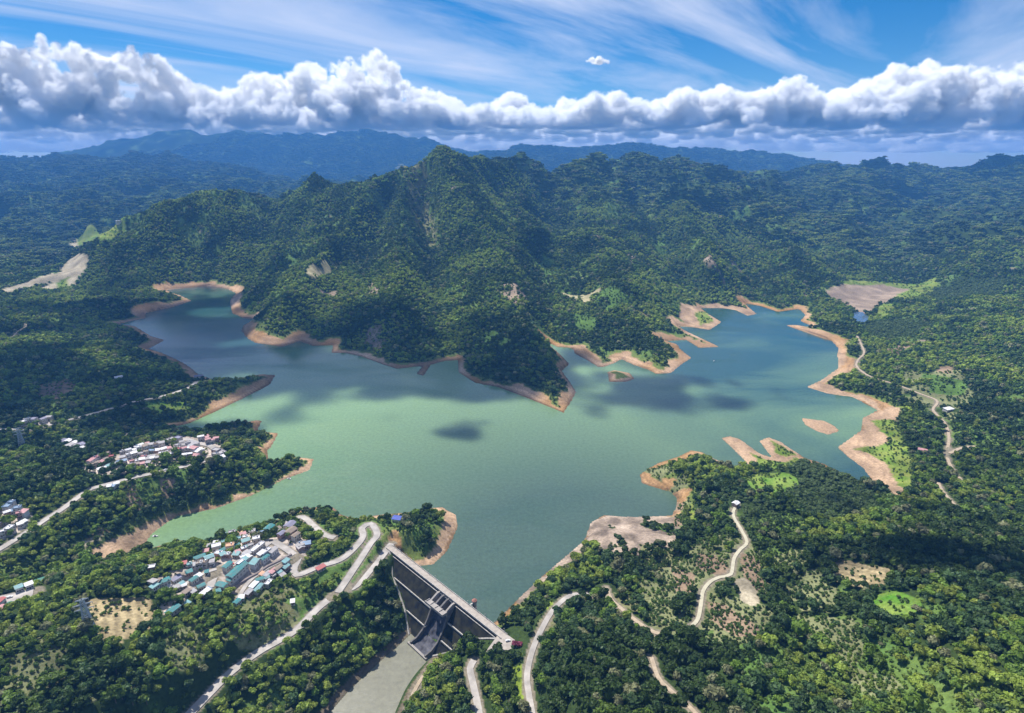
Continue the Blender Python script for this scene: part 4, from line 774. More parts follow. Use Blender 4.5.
row(z3([(880,185),(905,190),(935,205)]), 2, 5.0, ['grey', 'blue'], ['flat'], V2); row(z3([(870,215),(905,222),(920,235)]), 2, 5.0, ['white', 'grey'], ['flat'], V2)
row(z3([(10,128),(60,135),(100,150),(130,165)]), 4, 5.2, ['white', 'violet', 'white'], ['flat', 'shed'], V2); row(z3([(60,160),(100,170),(125,190)]), 3, 5.2, ['white', 'turquoise', 'grey'], ['flat', 'shed'], V2)
row(z3([(270,390),(305,385),(335,375)]), 3, 4.5, ['blue', 'white', 'white'], ['shed'], V2, (3, 4))
def z4(pts): return [(x / 4.75, 490 + y / 4.75) for x, y in pts]
V3 = 'frame-edge'
row(z4([(30,100),(60,80),(78,78)]), 2, 6.5, ['white', 'blue'], ['flat', 'shed'], V3); row(z4([(25,130),(62,112),(105,100)]), 3, 6.5, ['blue', 'white', 'blue'], ['gable', 'flat'], V3)
row(z4([(-5,180),(10,165),(40,150)]), 3, 6, ['white', 'violet', 'white'], ['flat'], V3); row(z4([(85,135),(112,125),(130,112)]), 2, 7, ['pink', 'brown'], ['shed', 'flat'], V3)
row(z4([(90,175),(125,162)]), 2, 6, ['blue', 'white'], ['shed'], V3, (3, 4)); row(z4([(0,225),(30,210),(60,195)]), 3, 7, ['blue', 'white', 'white'], ['flat'], V3)
V4 = 'ridge'
row([(20,425),(28,422),(36,421)], 3, 6, ['white', 'pink', 'violet'], ['flat', 'gable'], V4); row([(40,422),(46,420),(53,419)], 2, 6, ['violet', 'grey'], ['gable'], V4)
V5 = 'yard'
px_house(42, 584, 12, .5, 18, 5, 'green', 'gable', V5); px_house(30, 588, 8, .5, 22, 4, 'white', 'shed', V5); px_house(20, 591, 8, .45, 22, 4, 'turquoise', 'shed', V5)
px_house(9, 609, 8, .7, 40, 4, 'green', 'gable', V5); px_house(2, 613, 8, .7, 40, 5, 'pink', 'gable', V5); px_house(2, 605, 7, .6, 40, 5, 'red', 'gable', V5)
LONE = [(735.5, 506, 4.2, .8, 30, 4, 'white', 'gable', 'white metal roofed house at the head of the farm track on the peninsula'),
 (397.5, 521.6, 8, .8, -8, 5, 'cobalt', 'gable', 'bright blue roofed house among dark trees on the headland beside the dam'),
 (922, 452, 9, .7, -12, 4, 'pink', 'gable', 'pink roofed farmhouse beside the green meadow on the eastern shore'),
 (948, 411, 7, .5, 10, 4, 'white', 'shed', 'small white roofed shed beside the eastern farm track'),
 (119, 379, 8, .4, 12, 4, 'white', 'shed', 'low white roofed shed alone in the dark woods above the ridge road'),
 (199, 379, 9, .6, 8, 6, 'violet', 'flat', 'pale flat roofed building where the ridge road ends by the lake'),
 (293, 604, 4, .8, 10, 3, 'white', 'shed', 'tiny white hut among trees above the dam road'),
 (242, 600, 5, .7, 10, 3, 'white', 'shed', 'tiny white hut in the trees under the hillside village'),
 (321, 570, 9, .5, 30, 3, 'red', 'shed', 'dark red roofed shed beside the switchback road'),
 (15, 300, 8, .5, 8, 4, 'white', 'flat', 'small white building in the far woods near the dry river bed'),
 (120, 222, 8, .5, 4, 5, 'white', 'flat', 'lone white building by the far green fields')]
for u, v, w, ra, an, h, c, st, lab in LONE:
    o = px_house(u, v, w, ra, an, h, c, st, 'lone'); tag(o, lab, 'house')
PLACE = {V1: ('in the hillside village by the dam', 'houses in the hillside village by the dam'), V2: ('in the dense village above the lake inlet', 'houses in the dense village above the lake inlet'),
         V3: ('in the hamlet under the valley road', 'houses in the hamlet under the valley road'), V4: ('in the row beside the ridge road', 'houses beside the ridge road'), V5: ('beside the concrete yard on the near slope', 'houses beside the concrete yard')}
CW = dict(brown='brownish', cobalt='blue')
SW = dict(gable='pitched', flat='flat', shed='lean-to')
groups = {}
for h_ in HOUSES:
    if h_['village'] == 'lone': continue
    h_['u'] = project(h_['P'])[0, 0]; groups.setdefault((h_['village'], h_['col'], h_['style']), []).append(h_)
for (vil, c, st), L in groups.items():
    L.sort(key=lambda q: q['u']); base = f"{SW[st]} {CW.get(c, c)} roofed house"
    for i, q in enumerate(L):
        if len(L) == 1: lab = f"the only {base} {PLACE[vil][0]}"
        elif i == 0: lab = f"leftmost {base} {PLACE[vil][0]}"
        elif i == len(L) - 1: lab = f"rightmost {base} {PLACE[vil][0]}"
        else: lab = f"{ordinal(i)} {base} from the left {PLACE[vil][0]}"
        tag(q['o'], lab, 'house', PLACE[vil][1])

# pink flowering pergola on the forecourt
P = at_z(517, 645.5, 15.5); pg = empty('pergola', (P[0], P[1], 14.2), math.atan2(DD[1], DD[0]) + .6)
q = MB(); [q.box(x-.2, x+.2, y-.2, y+.2, 0, 3) for x in (-3.5, 0, 3.5) for y in (-1.6, 1.6)]; q.build('frame', M_lt, pg)
V = []; Fc = []
for i in range(420):
    c = np.array([random.uniform(-4.2, 4.2), random.uniform(-2.1, 2.1), 3 + random.uniform(0, 1.1)]); a_, b2 = RNG.normal(size=3), RNG.normal(size=3); a_ /= np.linalg.norm(a_); b2 = np.cross(a_, b2); b2 /= np.linalg.norm(b2); k = len(V)
    V += [c - a_*.4 - b2*.4, c + a_*.4 - b2*.4, c + a_*.4 + b2*.4, c - a_*.4 + b2*.4]; Fc.append((k, k+1, k+2, k+3))
mesh_obj('blossom', V, Fc, leaf_mat('pink blossom', fixed=(0.32, 0.08, 0.13)), pg); tag(pg, 'pergola covered in deep pink blossom at the end of the dam crest', 'pergola')

# lattice power pylons
def pylon(u, v, hgt, label):
    P = hit([(u, v)])[0]; r = empty('power_pylon', (P[0], P[1], P[2] - .5), 0.5)
    M_st = mat('galvanised steel', (0.42, 0.46, 0.48), 0.6, 0.1)
    def wd(z): return 3.6 * (1 - z / hgt) ** 1.0 * 0.75 + 0.9
    q = MB(); zs = np.linspace(0, hgt, 11)
    for z0, z1 in zip(zs[:-1], zs[1:]):
        a0, a1 = wd(z0), wd(z1); C0 = [(a0, a0, z0), (-a0, a0, z0), (-a0, -a0, z0), (a0, -a0, z0)]; C1 = [(a1, a1, z1), (-a1, a1, z1), (-a1, -a1, z1), (a1, -a1, z1)]
        for k in range(4):
            q.bar(C0[k], C1[k], .22); q.bar(C0[k], C1[(k+1) % 4], .14); q.bar(C0[(k+1) % 4], C1[k], .14); q.bar(C1[k], C1[(k+1) % 4], .14)
    q.build('mast', M_st, r)
    for z in (hgt * .72, hgt * .86, hgt):
        for sg in (-1, 1):
            q = MB(); L = 6.0 if z < hgt else 4.2
            q.bar((sg*.8, .6, z), (sg*L, 0, z - .2), .16); q.bar((sg*.8, -.6, z), (sg*L, 0, z - .2), .16); q.bar((sg*.8, 0, z - 1.6), (sg*L, 0, z - .2), .16); q.bar((sg*L, 0, z-.2), (sg*L, 0, z-1.8), .12); q.build('cross_arm', M_st, r)
    tag(r, label, 'pylon', 'lattice power pylons')
pylon(90, 631, 30, 'grey lattice power pylon standing in scrub beside the terraced tan field')
pylon(23, 448, 30, 'faint lattice power pylon in the dark woods below the ridge road')

# small white boats and floats
def boat(u, v, L, label):
    P = at_z(u, v, 0.0); r = empty('boat', (P[0], P[1], 0.0), random.uniform(0, 3))
    V = []; Fc = []; prof = [(-.5, .13), (-.3, .17), (0, .18), (.25, .13), (.5, .005)]
    for x, w in prof: V += [(x*L, -w*L, .9), (x*L, -w*L*.6, -.25), (x*L, w*L*.6, -.25), (x*L, w*L, .9)]
    for i in range(4):
        for j in range(3): Fc.append((4*i+j, 4*i+j+1, 4*i+4+j+1, 4*i+4+j))
        Fc.append((4*i+3, 4*i, 4*i+4, 4*i+7))
    Fc += [(3, 2, 1, 0), (16, 17, 18, 19)]
    mesh_obj('hull', V, Fc, M_roof['white'], r); q = MB(); q.box(-.2*L, .1*L, -.11*L, .11*L, .9, 1.9); q.build('cabin', M_roof['grey'], r); tag(r, label, 'boat', 'small boats on the lake')
boat(155.5, 536.5, 6, 'tiny white boat at the head of the narrow left inlet'); boat(289, 479, 6, 'tiny white boat beside the brown spit of the left inlet'); boat(714, 361, 6, 'tiny pale boat alone on the open right arm of the lake')

# parked cars on the village street and the forecourt
def car(P, rz, c, label):
    r = empty('parked_car', P, rz); b2 = MB(); b2.add([(-2.1,-.85,.35),(2.1,-.85,.35),(2.1,.85,.35),(-2.1,.85,.35),(-2.1,-.85,.95),(2.05,-.85,.85),(2.05,.85,.85),(-2.1,.85,.95),(-1.7,-.7,1.5),(.5,-.7,1.5),(.5,.7,1.5),(-1.7,.7,1.5),(1.1,-.8,.9),(1.1,.8,.9)],
      [(0,3,2,1),(0,1,5,12,4),(3,7,13,6,2),(1,2,6,5),(0,4,7,3),(4,8,11,7),(8,9,10,11),(9,12,13,10),(12,5,6,13),(4,12,9,8),(7,11,10,13)])
    b2.build('body', mat('car paint', c, 0.35, 0.05), r)
    for x in (-1.3, 1.3):
        for y in (-.85, .85):
            q = MB(); n = 12; V = [(x + .33*math.cos(i*math.pi/6), y - .1, .33 + .33*math.sin(i*math.pi/6)) for i in range(n)] + [(x + .33*math.cos(i*math.pi/6), y + .1, .33 + .33*math.sin(i*math.pi/6)) for i in range(n)]
            q.add(V, [tuple(range(n)), tuple(range(n, 2*n))[::-1]] + [(i, n+i, n+(i+1) % n, (i+1) % n) for i in range(n)]); q.build('wheel', M_door, r)
    tag(r, label, 'car', 'cars parked in the villages')
for u, v, c, lab in [(262, 546, (.6, .6, .62), 'silver car parked on the upper part of the main village street'), (271, 541, (.05, .05, .06), 'black car parked at the wide top of the village street'), (232, 565, (.5, .06, .05), 'red car on the village street by the long teal hall'), (10, 598, (.7, .7, .7), 'white car on the concrete yard at the picture edge'), (166, 470.5, (.7, .7, .7), 'white van-like car on the valley road below the dense village')]:
    P = hit([(u, v)])[0]; car((P[0], P[1], P[2] + .55), 0.6, c, lab)
P = at_z(508, 641, 14.2); car((P[0], P[1], 14.25), 0.3, (.7, .7, .7), 'white car parked on the forecourt at the dam end')

# ------------------------------------------------------------------ trees
def ico(sub):
    t_ = (1 + 5 ** .5) / 2; V = [(-1,t_,0),(1,t_,0),(-1,-t_,0),(1,-t_,0),(0,-1,t_),(0,1,t_),(0,-1,-t_),(0,1,-t_),(t_,0,-1),(t_,0,1),(-t_,0,-1),(-t_,0,1)]
    V = [np.array(v) / np.linalg.norm(v) for v in V]; Fc = [(0,11,5),(0,5,1),(0,1,7),(0,7,10),(0,10,11),(1,5,9),(5,11,4),(11,10,2),(10,7,6),(7,1,8),(3,9,4),(3,4,2),(3,2,6),(3,6,8),(3,8,9),(4,9,5),(2,4,11),(6,2,10),(8,6,7),(9,8,1)]
    for _ in range(sub):
        mid = {}; F2 = []
        def m_(a_, b2):
            k = (min(a_, b2), max(a_, b2))
            if k not in mid: v = V[a_] + V[b2]; V.append(v / np.linalg.norm(v)); mid[k] = len(V) - 1
            return mid[k]
        for a_, b2, c in Fc: x, y, z = m_(a_, b2), m_(b2, c), m_(c, a_); F2 += [(a_, x, z), (b2, y, x), (c, z, y), (x, y, z)]
        Fc = F2
    return np.array(V), Fc
def crown_mesh(name, R, Hc, nl, nleaf, leaf, seed, low=0.25, umb=0.0):
    """crown of radius R, height Hc: lobes clothed in leaf clumps, a rough core inside"""
    rg = np.random.default_rng(seed); V = []; Fc = []
    lobes = []
    for i in range(nl):
        a_ = rg.uniform(0, 2*math.pi); rr = R * rg.uniform(.15, .66) if i else 0; z = Hc * (rg.uniform(.32, .78) if i else .62); z *= 1 - umb * (rr / R) * .2
        lobes.append((np.array([rr*math.cos(a_), rr*math.sin(a_), z]), R * rg.uniform(.32, .5) * (1.15 if i == 0 else 1)))
    Vi, Fi = ico(1)
    for c, r in lobes:
        k = len(V); dv = Vi * (r * .8 * rg.uniform(.8, 1.12, (len(Vi), 1))) * [1, 1, .85]; V += list(c + dv); Fc += [tuple(i + k for i in f) for f in Fi]
    for _ in range(nleaf):
        c, r = lobes[rg.integers(nl)]; d = rg.normal(size=3); d[2] = abs(d[2]) * 1.1 - low; d /= np.linalg.norm(d)
        p_ = c + d * r * rg.uniform(.8, 1.14) * [1, 1, .9]; nn = d + rg.normal(size=3) * .38; nn /= np.linalg.norm(nn); t1 = np.cross(nn, rg.normal(size=3)); t1 /= np.linalg.norm(t1); t2 = np.cross(nn, t1); s_ = leaf * rg.uniform(.6, 1.3)
        k = len(V); V += [p_ - t1*s_, p_ - t2*s_*.6, p_ + t1*s_, p_ + t2*s_*.6]; Fc.append((k, k+1, k+2, k+3))
    me = bpy.data.meshes.new(name); me.from_pydata([tuple(v) for v in V], [], Fc); me.materials.append(M_leaf); me.update(); return me
def trunk_mesh(name, h, r, seed):
    rg = random.Random(seed); q = MB(); q.cyl((0, 0), r, r*.6, -2, h*.62, 8)
    for i in range(4):
        a_ = i * 1.57 + rg.uniform(0, 1); q.bar((0, 0, h*.5), (math.cos(a_)*h*.25, math.sin(a_)*h*.25, h*.82), r*.3)
    me = bpy.data.meshes.new(name); me.from_pydata(q.V, [], q.F); me.materials.append(M_bark); me.update(); return me
NEAR = [crown_mesh('crown', R, H_, nl, 230, lf * 1.75, 100 + i, lo) for i, (R, H_, nl, lf, lo) in enumerate([(1, 1.7, 9, .135, .2), (1, 1.5, 7, .15, .2), (1.05, 1.35, 10, .13, .1), (.9, 2.0, 8, .13, .25), (1.1, 1.5, 12, .12, .1), (.95, 1.6, 6, .16, .2)])]
MID = [crown_mesh('crown', 1, H_, nl, 70, .28, 200 + i) for i, (H_, nl) in enumerate([(1.7, 6), (1.5, 5), (1.9, 6), (1.4, 7)])]
def clump_mesh(name, seed):
    rg = np.random.default_rng(seed); V = []; Fc = []; Vi, Fi = ico(1)
    for i in range(17):
        c = np.array([rg.uniform(-14, 14), rg.uniform(-14, 14), rg.uniform(1, 5.5)]); r = rg.uniform(2.6, 5.2); k = len(V)
        V += list(c + Vi * r * rg.uniform(.75, 1.2, (len(Vi), 1)) * [1, 1, .9]); Fc += [tuple(j + k for j in f) for f in Fi]
    me = bpy.data.meshes.new(name); me.from_pydata([tuple(v) for v in V], [], Fc); me.materials.append(M_leaf); me.update(); return me
FARC = [clump_mesh('crown_clump', 300 + i) for i in range(4)]
def palm_meshes():
    V = []; Fc = []; rg = random.Random(5)
    for i in range(15):
        a_ = i * 2.4 + rg.uniform(-.2, .2); L = rg.uniform(2.6, 3.4); up = rg.uniform(.2, 1.3); c, s_ = math.cos(a_), math.sin(a_); k = len(V); ns = 6
        for j in range(ns + 1):
            t_ = j / ns; rr = L * t_; z = 7.6 + up * math.sin(t_ * 2.2) * 1.2 - 2.4 * t_ * t_; w = .55 * math.sin(math.pi * min(t_ + .12, 1)) + .03
            V += [(rr*c - s_*w, rr*s_ + c*w, z - .25), (rr*c, rr*s_, z), (rr*c + s_*w, rr*s_ - c*w, z - .25)]
        for j in range(ns):
            b2 = k + 3*j; Fc += [(b2, b2+1, b2+4, b2+3), (b2+1, b2+2, b2+5, b2+4)]
    me = bpy.data.meshes.new('crown'); me.from_pydata(V, [], Fc); me.materials.append(M_leaf); me.update()
    q = MB(); q.cyl((0, 0), .24, .16, -1.5, 7.6, 8); tm = bpy.data.meshes.new('trunk'); tm.from_pydata(q.V, [], q.F); tm.materials.append(M_bark); tm.update(); return me, tm
PALM_C, PALM_T = palm_meshes()

def jitter_pts(r0, r1, cell, amax):
    k = int(r1 / cell * 1.13) + 3; X, Yy = np.meshgrid(np.arange(-k, k), np.arange(0, k)); x = (X + (Yy % 2) * .5 + RNG.uniform(-.42, .42, X.shape)) * cell; y = (Yy + RNG.uniform(-.42, .42, X.shape)) * cell * .9
    r = np.hypot(x, y); th = np.arctan2(x, y); ok = (r > r0) & (r < r1) & (abs(th) < amax); return x[ok], y[ok]
PAL = np.array([(0.036, 0.068, 0.014), (0.074, 0.124, 0.020), (0.115, 0.200, 0.030), (0.185, 0.245, 0.042), (0.052, 0.100, 0.036), (0.175, 0.195, 0.105), (0.200, 0.285, 0.050)])
TONE_WORD = ['very dark green', 'deep green', 'fresh green', 'yellowish green', 'bluish green', 'greyish green', 'bright lime green']
PLANTED = [wpoly(q) for q in ([(765,472),(800,460),(838,468),(868,490),(880,508),(850,522),(815,520),(785,500)], [(862,326),(900,318),(935,324),(905,342),(870,338)], [(905,290),(960,276),(1010,280),(1000,296),(940,302)], [(715,492),(742,500),(770,505),(780,525),(750,530),(735,515)])]
def planted(x, y):
    m = np.zeros(x.shape, bool)
    for q in PLANTED: m |= in_poly(x, y, q)
    return m
def tones(x, y):
    a_ = fbm(x, y, 90, 3, 120) + RNG.normal(0, .085, x.shape) + .04 * (x < -40) * (np.hypot(x, y) < 760); b2 = fbm(x, y, 220, 3, 130)
    a_ = a_ + 0.22 * (fbm(x, y, 420, 3, 133) - .5) * (np.hypot(x, y) > 1150) + .035 * (np.hypot(x, y) > 1150)
    k = np.select([a_ < .40, a_ < .51, a_ < .60, a_ < .70], [0, 1, 2, 3], 6); sw = RNG.random(x.shape)
    k = np.where((sw < .13), 4, k); k = np.where((sw > .94), 5, k); k = np.where((b2 > .60) & (k == 1), 4, k)
    pm = planted(x, y); k = np.where(pm, 5, k)
    t_ = PAL[k] * np.array([1.14, 1.06, .95]) * RNG.uniform(.8, 1.25, x.shape)[:, None]; t_ = np.where(pm[:, None], np.array([0.11, 0.16, 0.055]) * RNG.uniform(.85, 1.15, x.shape)[:, None], t_)
    return k, t_
def nodes_scatter(name, P, sc, rz, vi, tone, protos, label, cat):
    me = bpy.data.meshes.new(name); me.vertices.add(len(P)); me.vertices.foreach_set('co', P.astype(np.float32).ravel())
    for nm, ty, dat in (('sc', 'FLOAT_VECTOR', sc), ('rot', 'FLOAT_VECTOR', np.stack([rz*0, rz*0, rz], 1)), ('tone', 'FLOAT_VECTOR', tone)):
        at = me.attributes.new(nm, ty, 'POINT'); at.data.foreach_set('vector', dat.astype(np.float32).ravel())
    at = me.attributes.new('vi', 'INT', 'POINT'); at.data.foreach_set('value', vi.astype(np.int32))
    o = bpy.data.objects.new(name, me); COL.objects.link(o)
    pc = bpy.data.collections.new(name + ' kinds')
    for i, m_ in enumerate(protos): pc.objects.link(bpy.data.objects.new(f'tree_kind_{i}', m_))
    ng = bpy.data.node_groups.new(name, 'GeometryNodeTree'); ng.interface.new_socket('Geometry', in_out='INPUT', socket_type='NodeSocketGeometry'); ng.interface.new_socket('Geometry', in_out='OUTPUT', socket_type='NodeSocketGeometry')
    n = ng.nodes.new; gi = n('NodeGroupInput'); go = n('NodeGroupOutput'); ip = n('GeometryNodeInstanceOnPoints'); ci = n('GeometryNodeCollectionInfo'); ci.inputs[0].default_value = pc; ci.inputs['Separate Children'].default_value = True; ci.inputs['Reset Children'].default_value = True
    def na(nm, ty): q = n('GeometryNodeInputNamedAttribute'); q.data_type = ty; q.inputs['Name'].default_value = nm; return q.outputs[0]
    ip.inputs['Pick Instance'].default_value = True; l = ng.links.new
    l(gi.outputs[0], ip.inputs['Points']); l(ci.outputs[0], ip.inputs['Instance']); l(na('sc', 'FLOAT_VECTOR'), ip.inputs['Scale']); l(na('rot', 'FLOAT_VECTOR'), ip.inputs['Rotation']); l(na('vi', 'INT'), ip.inputs['Instance Index']); l(ip.outputs[0], go.inputs[0])
    md = o.modifiers.new('scatter', 'NODES'); md.node_group = ng; tag(o, label, cat, kind='stuff'); return o
def place(r0, r1, cell, big, dens_pow=1.0):
    x, y = jitter_pts(r0, r1, cell, 0.93); d = sample(tree_ok, x, y); keep = (d > .3) & (RNG.random(x.shape) < np.clip(d, 0, 1) ** dens_pow); x, y = x[keep], y[keep]; return x, y, sample(HGT, x, y)
# near woods: the trees that show largest become things of their own
HB = [(h_['P'][0], h_['P'][1], h_['L'] * .5 + (7 if h_['village'] == 'lone' else 2)) for h_ in HOUSES]
def clear_houses(x, y, z):
    ok = np.ones(x.shape, bool)
    for a_, b2, r in HB: ok &= (x - a_) ** 2 + (y - b2) ** 2 > (r + 1.2) ** 2
    return x[ok], y[ok], z[ok]
x, y, z = clear_houses(*place(230, 1150, 6.1, 1))
k, tone = tones(x, y); R_ = np.clip(np.exp(RNG.normal(1.38, .30, x.shape)), 1.9, 7.5) * (1 - .15 * (k == 3)) * (1 - .3 * planted(x, y))
sc = np.stack([R_, R_, R_ * RNG.uniform(.8, 1.15, x.shape)], 1); vi = RNG.integers(0, len(NEAR), x.shape); rz = RNG.uniform(0, 6.28, x.shape)
P = np.stack([x, y, z + .25 * R_], 1); pj = project(P + [0, 0, 3]); dist = np.sqrt(x*x + y*y + (CH - z) ** 2)
vis = (pj[:, 0] > 4) & (pj[:, 0] < 1020) & (pj[:, 1] > 100) & (pj[:, 1] < 708)
def occl(P):
    o_ = np.zeros(len(P), bool); C = np.array([0, 0, CH])
    for f in np.linspace(.5, .985, 60): Q = C + (P - C) * f; o_ |= sample(HGT, Q[:, 0], Q[:, 1]) > Q[:, 2] + .5
    return o_
cand = np.where(vis)[0]; cand = cand[np.argsort(-(R_[cand] / dist[cand]))][:420]; cand = cand[~occl(P[cand] + [0, 0, 6])][:290]
sel = np.zeros(len(x), bool); sel[cand] = True
nodes_scatter('forest', P[~sel], sc[~sel], rz[~sel], vi[~sel], tone[~sel], NEAR, 'dense green broadleaf woods on the near slopes around the dam and villages', 'forest')
LM = [('left of the river', 300, 690), ('under the dam road', 250, 700), ('under the hillside village', 215, 640), ('at the lower left corner', 60, 695), ('beside the terraced field', 90, 640), ('on the river\'s right bank', 440, 695), ('by the service road', 490, 700),
      ('on the knoll', 590, 670), ('on the knoll\'s foot', 570, 700), ('left of the dirt gully', 650, 695), ('right of the dirt gully', 710, 695), ('below the farm track', 740, 660), ('below the gravel pad', 780, 640), ('in the lower right woods', 850, 695), ('at the bottom right corner', 985, 695), ('right of the bright plot', 930, 630), ('on the right edge slope', 1000, 620), ('left of the bright plot', 850, 620), ('on the wooded crest', 850, 520), ('on the wooded headland', 420, 530)]
TR_M = [trunk_mesh('trunk', 1.0, .075, i) for i in range(3)]
TREES = []
def label_row(L, cat):
    by = {}
    for q in sorted(L, key=lambda q: q[0]): by.setdefault(q[1], []).append(q)
    for base, M in by.items():
        for j, q in enumerate(M):
            tag(q[3], base if len(M) == 1 else f"{base}, {'leftmost' if j == 0 else 'rightmost' if j == len(M) - 1 else ordinal(j) + ' from the left'}", cat, q[2] if len(M) > 1 else None)
for i in cand:
    r = empty('broadleaf_tree', (x[i], y[i], z[i]), rz[i]); r.scale = (1, 1, 1)
    c = bpy.data.objects.new('crown', NEAR[vi[i]]); COL.objects.link(c); c.parent = r; c.location = (0, 0, .25 * R_[i]); c.scale = tuple(sc[i]); c['tone'] = [float(q_) for q_ in tone[i]]
    t_ = bpy.data.objects.new('trunk', TR_M[i % 3]); COL.objects.link(t_); t_.parent = r; t_.scale = (R_[i], R_[i], R_[i] * 1.3)
    pl_ = min(LM, key=lambda q: (q[1] - pj[i, 0]) ** 2 + (q[2] - pj[i, 1]) ** 2)[0]
    size = 'large' if R_[i] > 5 else ('small' if R_[i] < 3.3 else 'medium sized')
    TREES.append((pj[i, 0], f"{size} {TONE_WORD[k[i]]} broadleaf tree {pl_}", f"{size} {TONE_WORD[k[i]]} trees {pl_}", r))
label_row(TREES, 'tree')
# low scrub in the glades, on the banks and on the thin soils
SHR = [crown_mesh('bush', 1, 1.1, 4, 60, .3, 400 + i, .1) for i in range(3)]
def scrub(name, r0, r1, cell, ra, rb, label):
    x, y = jitter_pts(r0, r1, cell, 0.93); d = sample(tree_ok, x, y); n_ = fbm(x, y, 17, 2, 140); ok = (d > -.35) & (d < .75) & (RNG.random(x.shape) < np.where(r0 < 1000, .55, .3) + .9 * (n_ > .5)) & ((d > 0) | (RNG.random(x.shape) < .3)); x, y = x[ok], y[ok]; z = sample(HGT, x, y)
    if r0 < 1000: x, y, z = clear_houses(x, y, z)
    k, tone = tones(x, y); tone = tone * .45 + np.array([.105, .175, .035]) * .55; R_ = RNG.uniform(ra, rb, x.shape) 
    nodes_scatter(name, np.stack([x, y, z], 1), np.stack([R_] * 3, 1), RNG.uniform(0, 6.28, x.shape), RNG.integers(0, 3, x.shape), tone, SHR, label, 'scrub')
scrub('undergrowth', 230, 1150, 3.3, .9, 2.6, 'low light green scrub filling the clearings near the dam and villages')
scrub('mountain_undergrowth', 1150, 3000, 8.0, 1.6, 3.6, 'light green scrub in the glades of the mountain')
# palms round the hillside village
pp = []
for _ in range(900):
    if len(pp) >= 70: break
    u, v = random.uniform(165, 320), random.uniform(525, 640); h_ = hit([(u, v)])[0]
    if sample(road_mask, h_[:1], h_[1:2])[0] < 3 or any((h_[0]-a_)**2 + (h_[1]-b2)**2 < (r + 1) ** 2 for a_, b2, r in HB) or any(np.hypot(h_[0]-q[0], h_[1]-q[1]) < 4 for q, _, _ in pp): continue
    if sample(tree_ok, h_[:1], h_[1:2])[0] < 0.2: continue
    pp.append((h_, u, v))
PALMS = []
for h_, u, v in pp:
    r = empty('palm_tree', tuple(h_), random.uniform(0, 6.28)); s_ = random.uniform(.8, 1.25)
    c = bpy.data.objects.new('crown', PALM_C); COL.objects.link(c); c.parent = r; c.scale = (s_,) * 3; tn = PAL[random.choice([1, 2, 3])]; c['tone'] = [float(q_) for q_ in tn]
    t_ = bpy.data.objects.new('trunk', PALM_T); COL.objects.link(t_); t_.parent = r; t_.scale = (s_,) * 3
    pl_ = 'by the upper village houses' if v < 548 else ('between the middle village houses' if v < 572 else ('by the lower village houses' if v < 596 else 'under the hillside village')); sz_ = 'tall' if s_ > 1.1 else ('short' if s_ < .92 else 'slender')
    PALMS.append((u, f"{sz_} palm tree {pl_}", f"{sz_} palm trees {pl_}", r))
label_row(PALMS, 'palm tree')
# middle and far woods
x, y, z = clear_houses(*place(1150, 2700, 7.9, 1)); k, tone = tones(x, y); R_ = np.clip(np.exp(RNG.normal(1.5, .28, x.shape)), 2.4, 8.5) * (1 - .3 * planted(x, y))
nodes_scatter('mountain_forest', np.stack([x, y, z - .2 * R_], 1), np.stack([R_, R_, R_ * RNG.uniform(.8, 1.2, x.shape)], 1), RNG.uniform(0, 6.28, x.shape), RNG.integers(0, len(MID), x.shape), tone * 1.18, MID, 'dense dark green forest covering the mountain and hills beyond the lake', 'forest')
x, y, z = [np.concatenate(q) for q in zip(place(2700, 5600, 21, 1), place(5600, 9300, 34, 1))]; k, tone = tones(x, y); tone = tone * (0.75 - 0.35 * smooth(5000, 7000, np.hypot(x, y)))[:, None]; R_ = RNG.uniform(.7, 1.1, x.shape) * np.where(np.hypot(x, y) > 5600, 1.45, 1)  # tones darken with distance: cloud shade and haze put into the leaf colour
nodes_scatter('distant_forest', np.stack([x, y, z - 1.5], 1), np.stack([R_, R_, R_ * RNG.uniform(.7, 1.3, x.shape)], 1), RNG.uniform(0, 6.28, x.shape), RNG.integers(0, len(FARC), x.shape), tone, FARC, 'hazy bluish forest on the distant hills behind the mountain', 'forest')

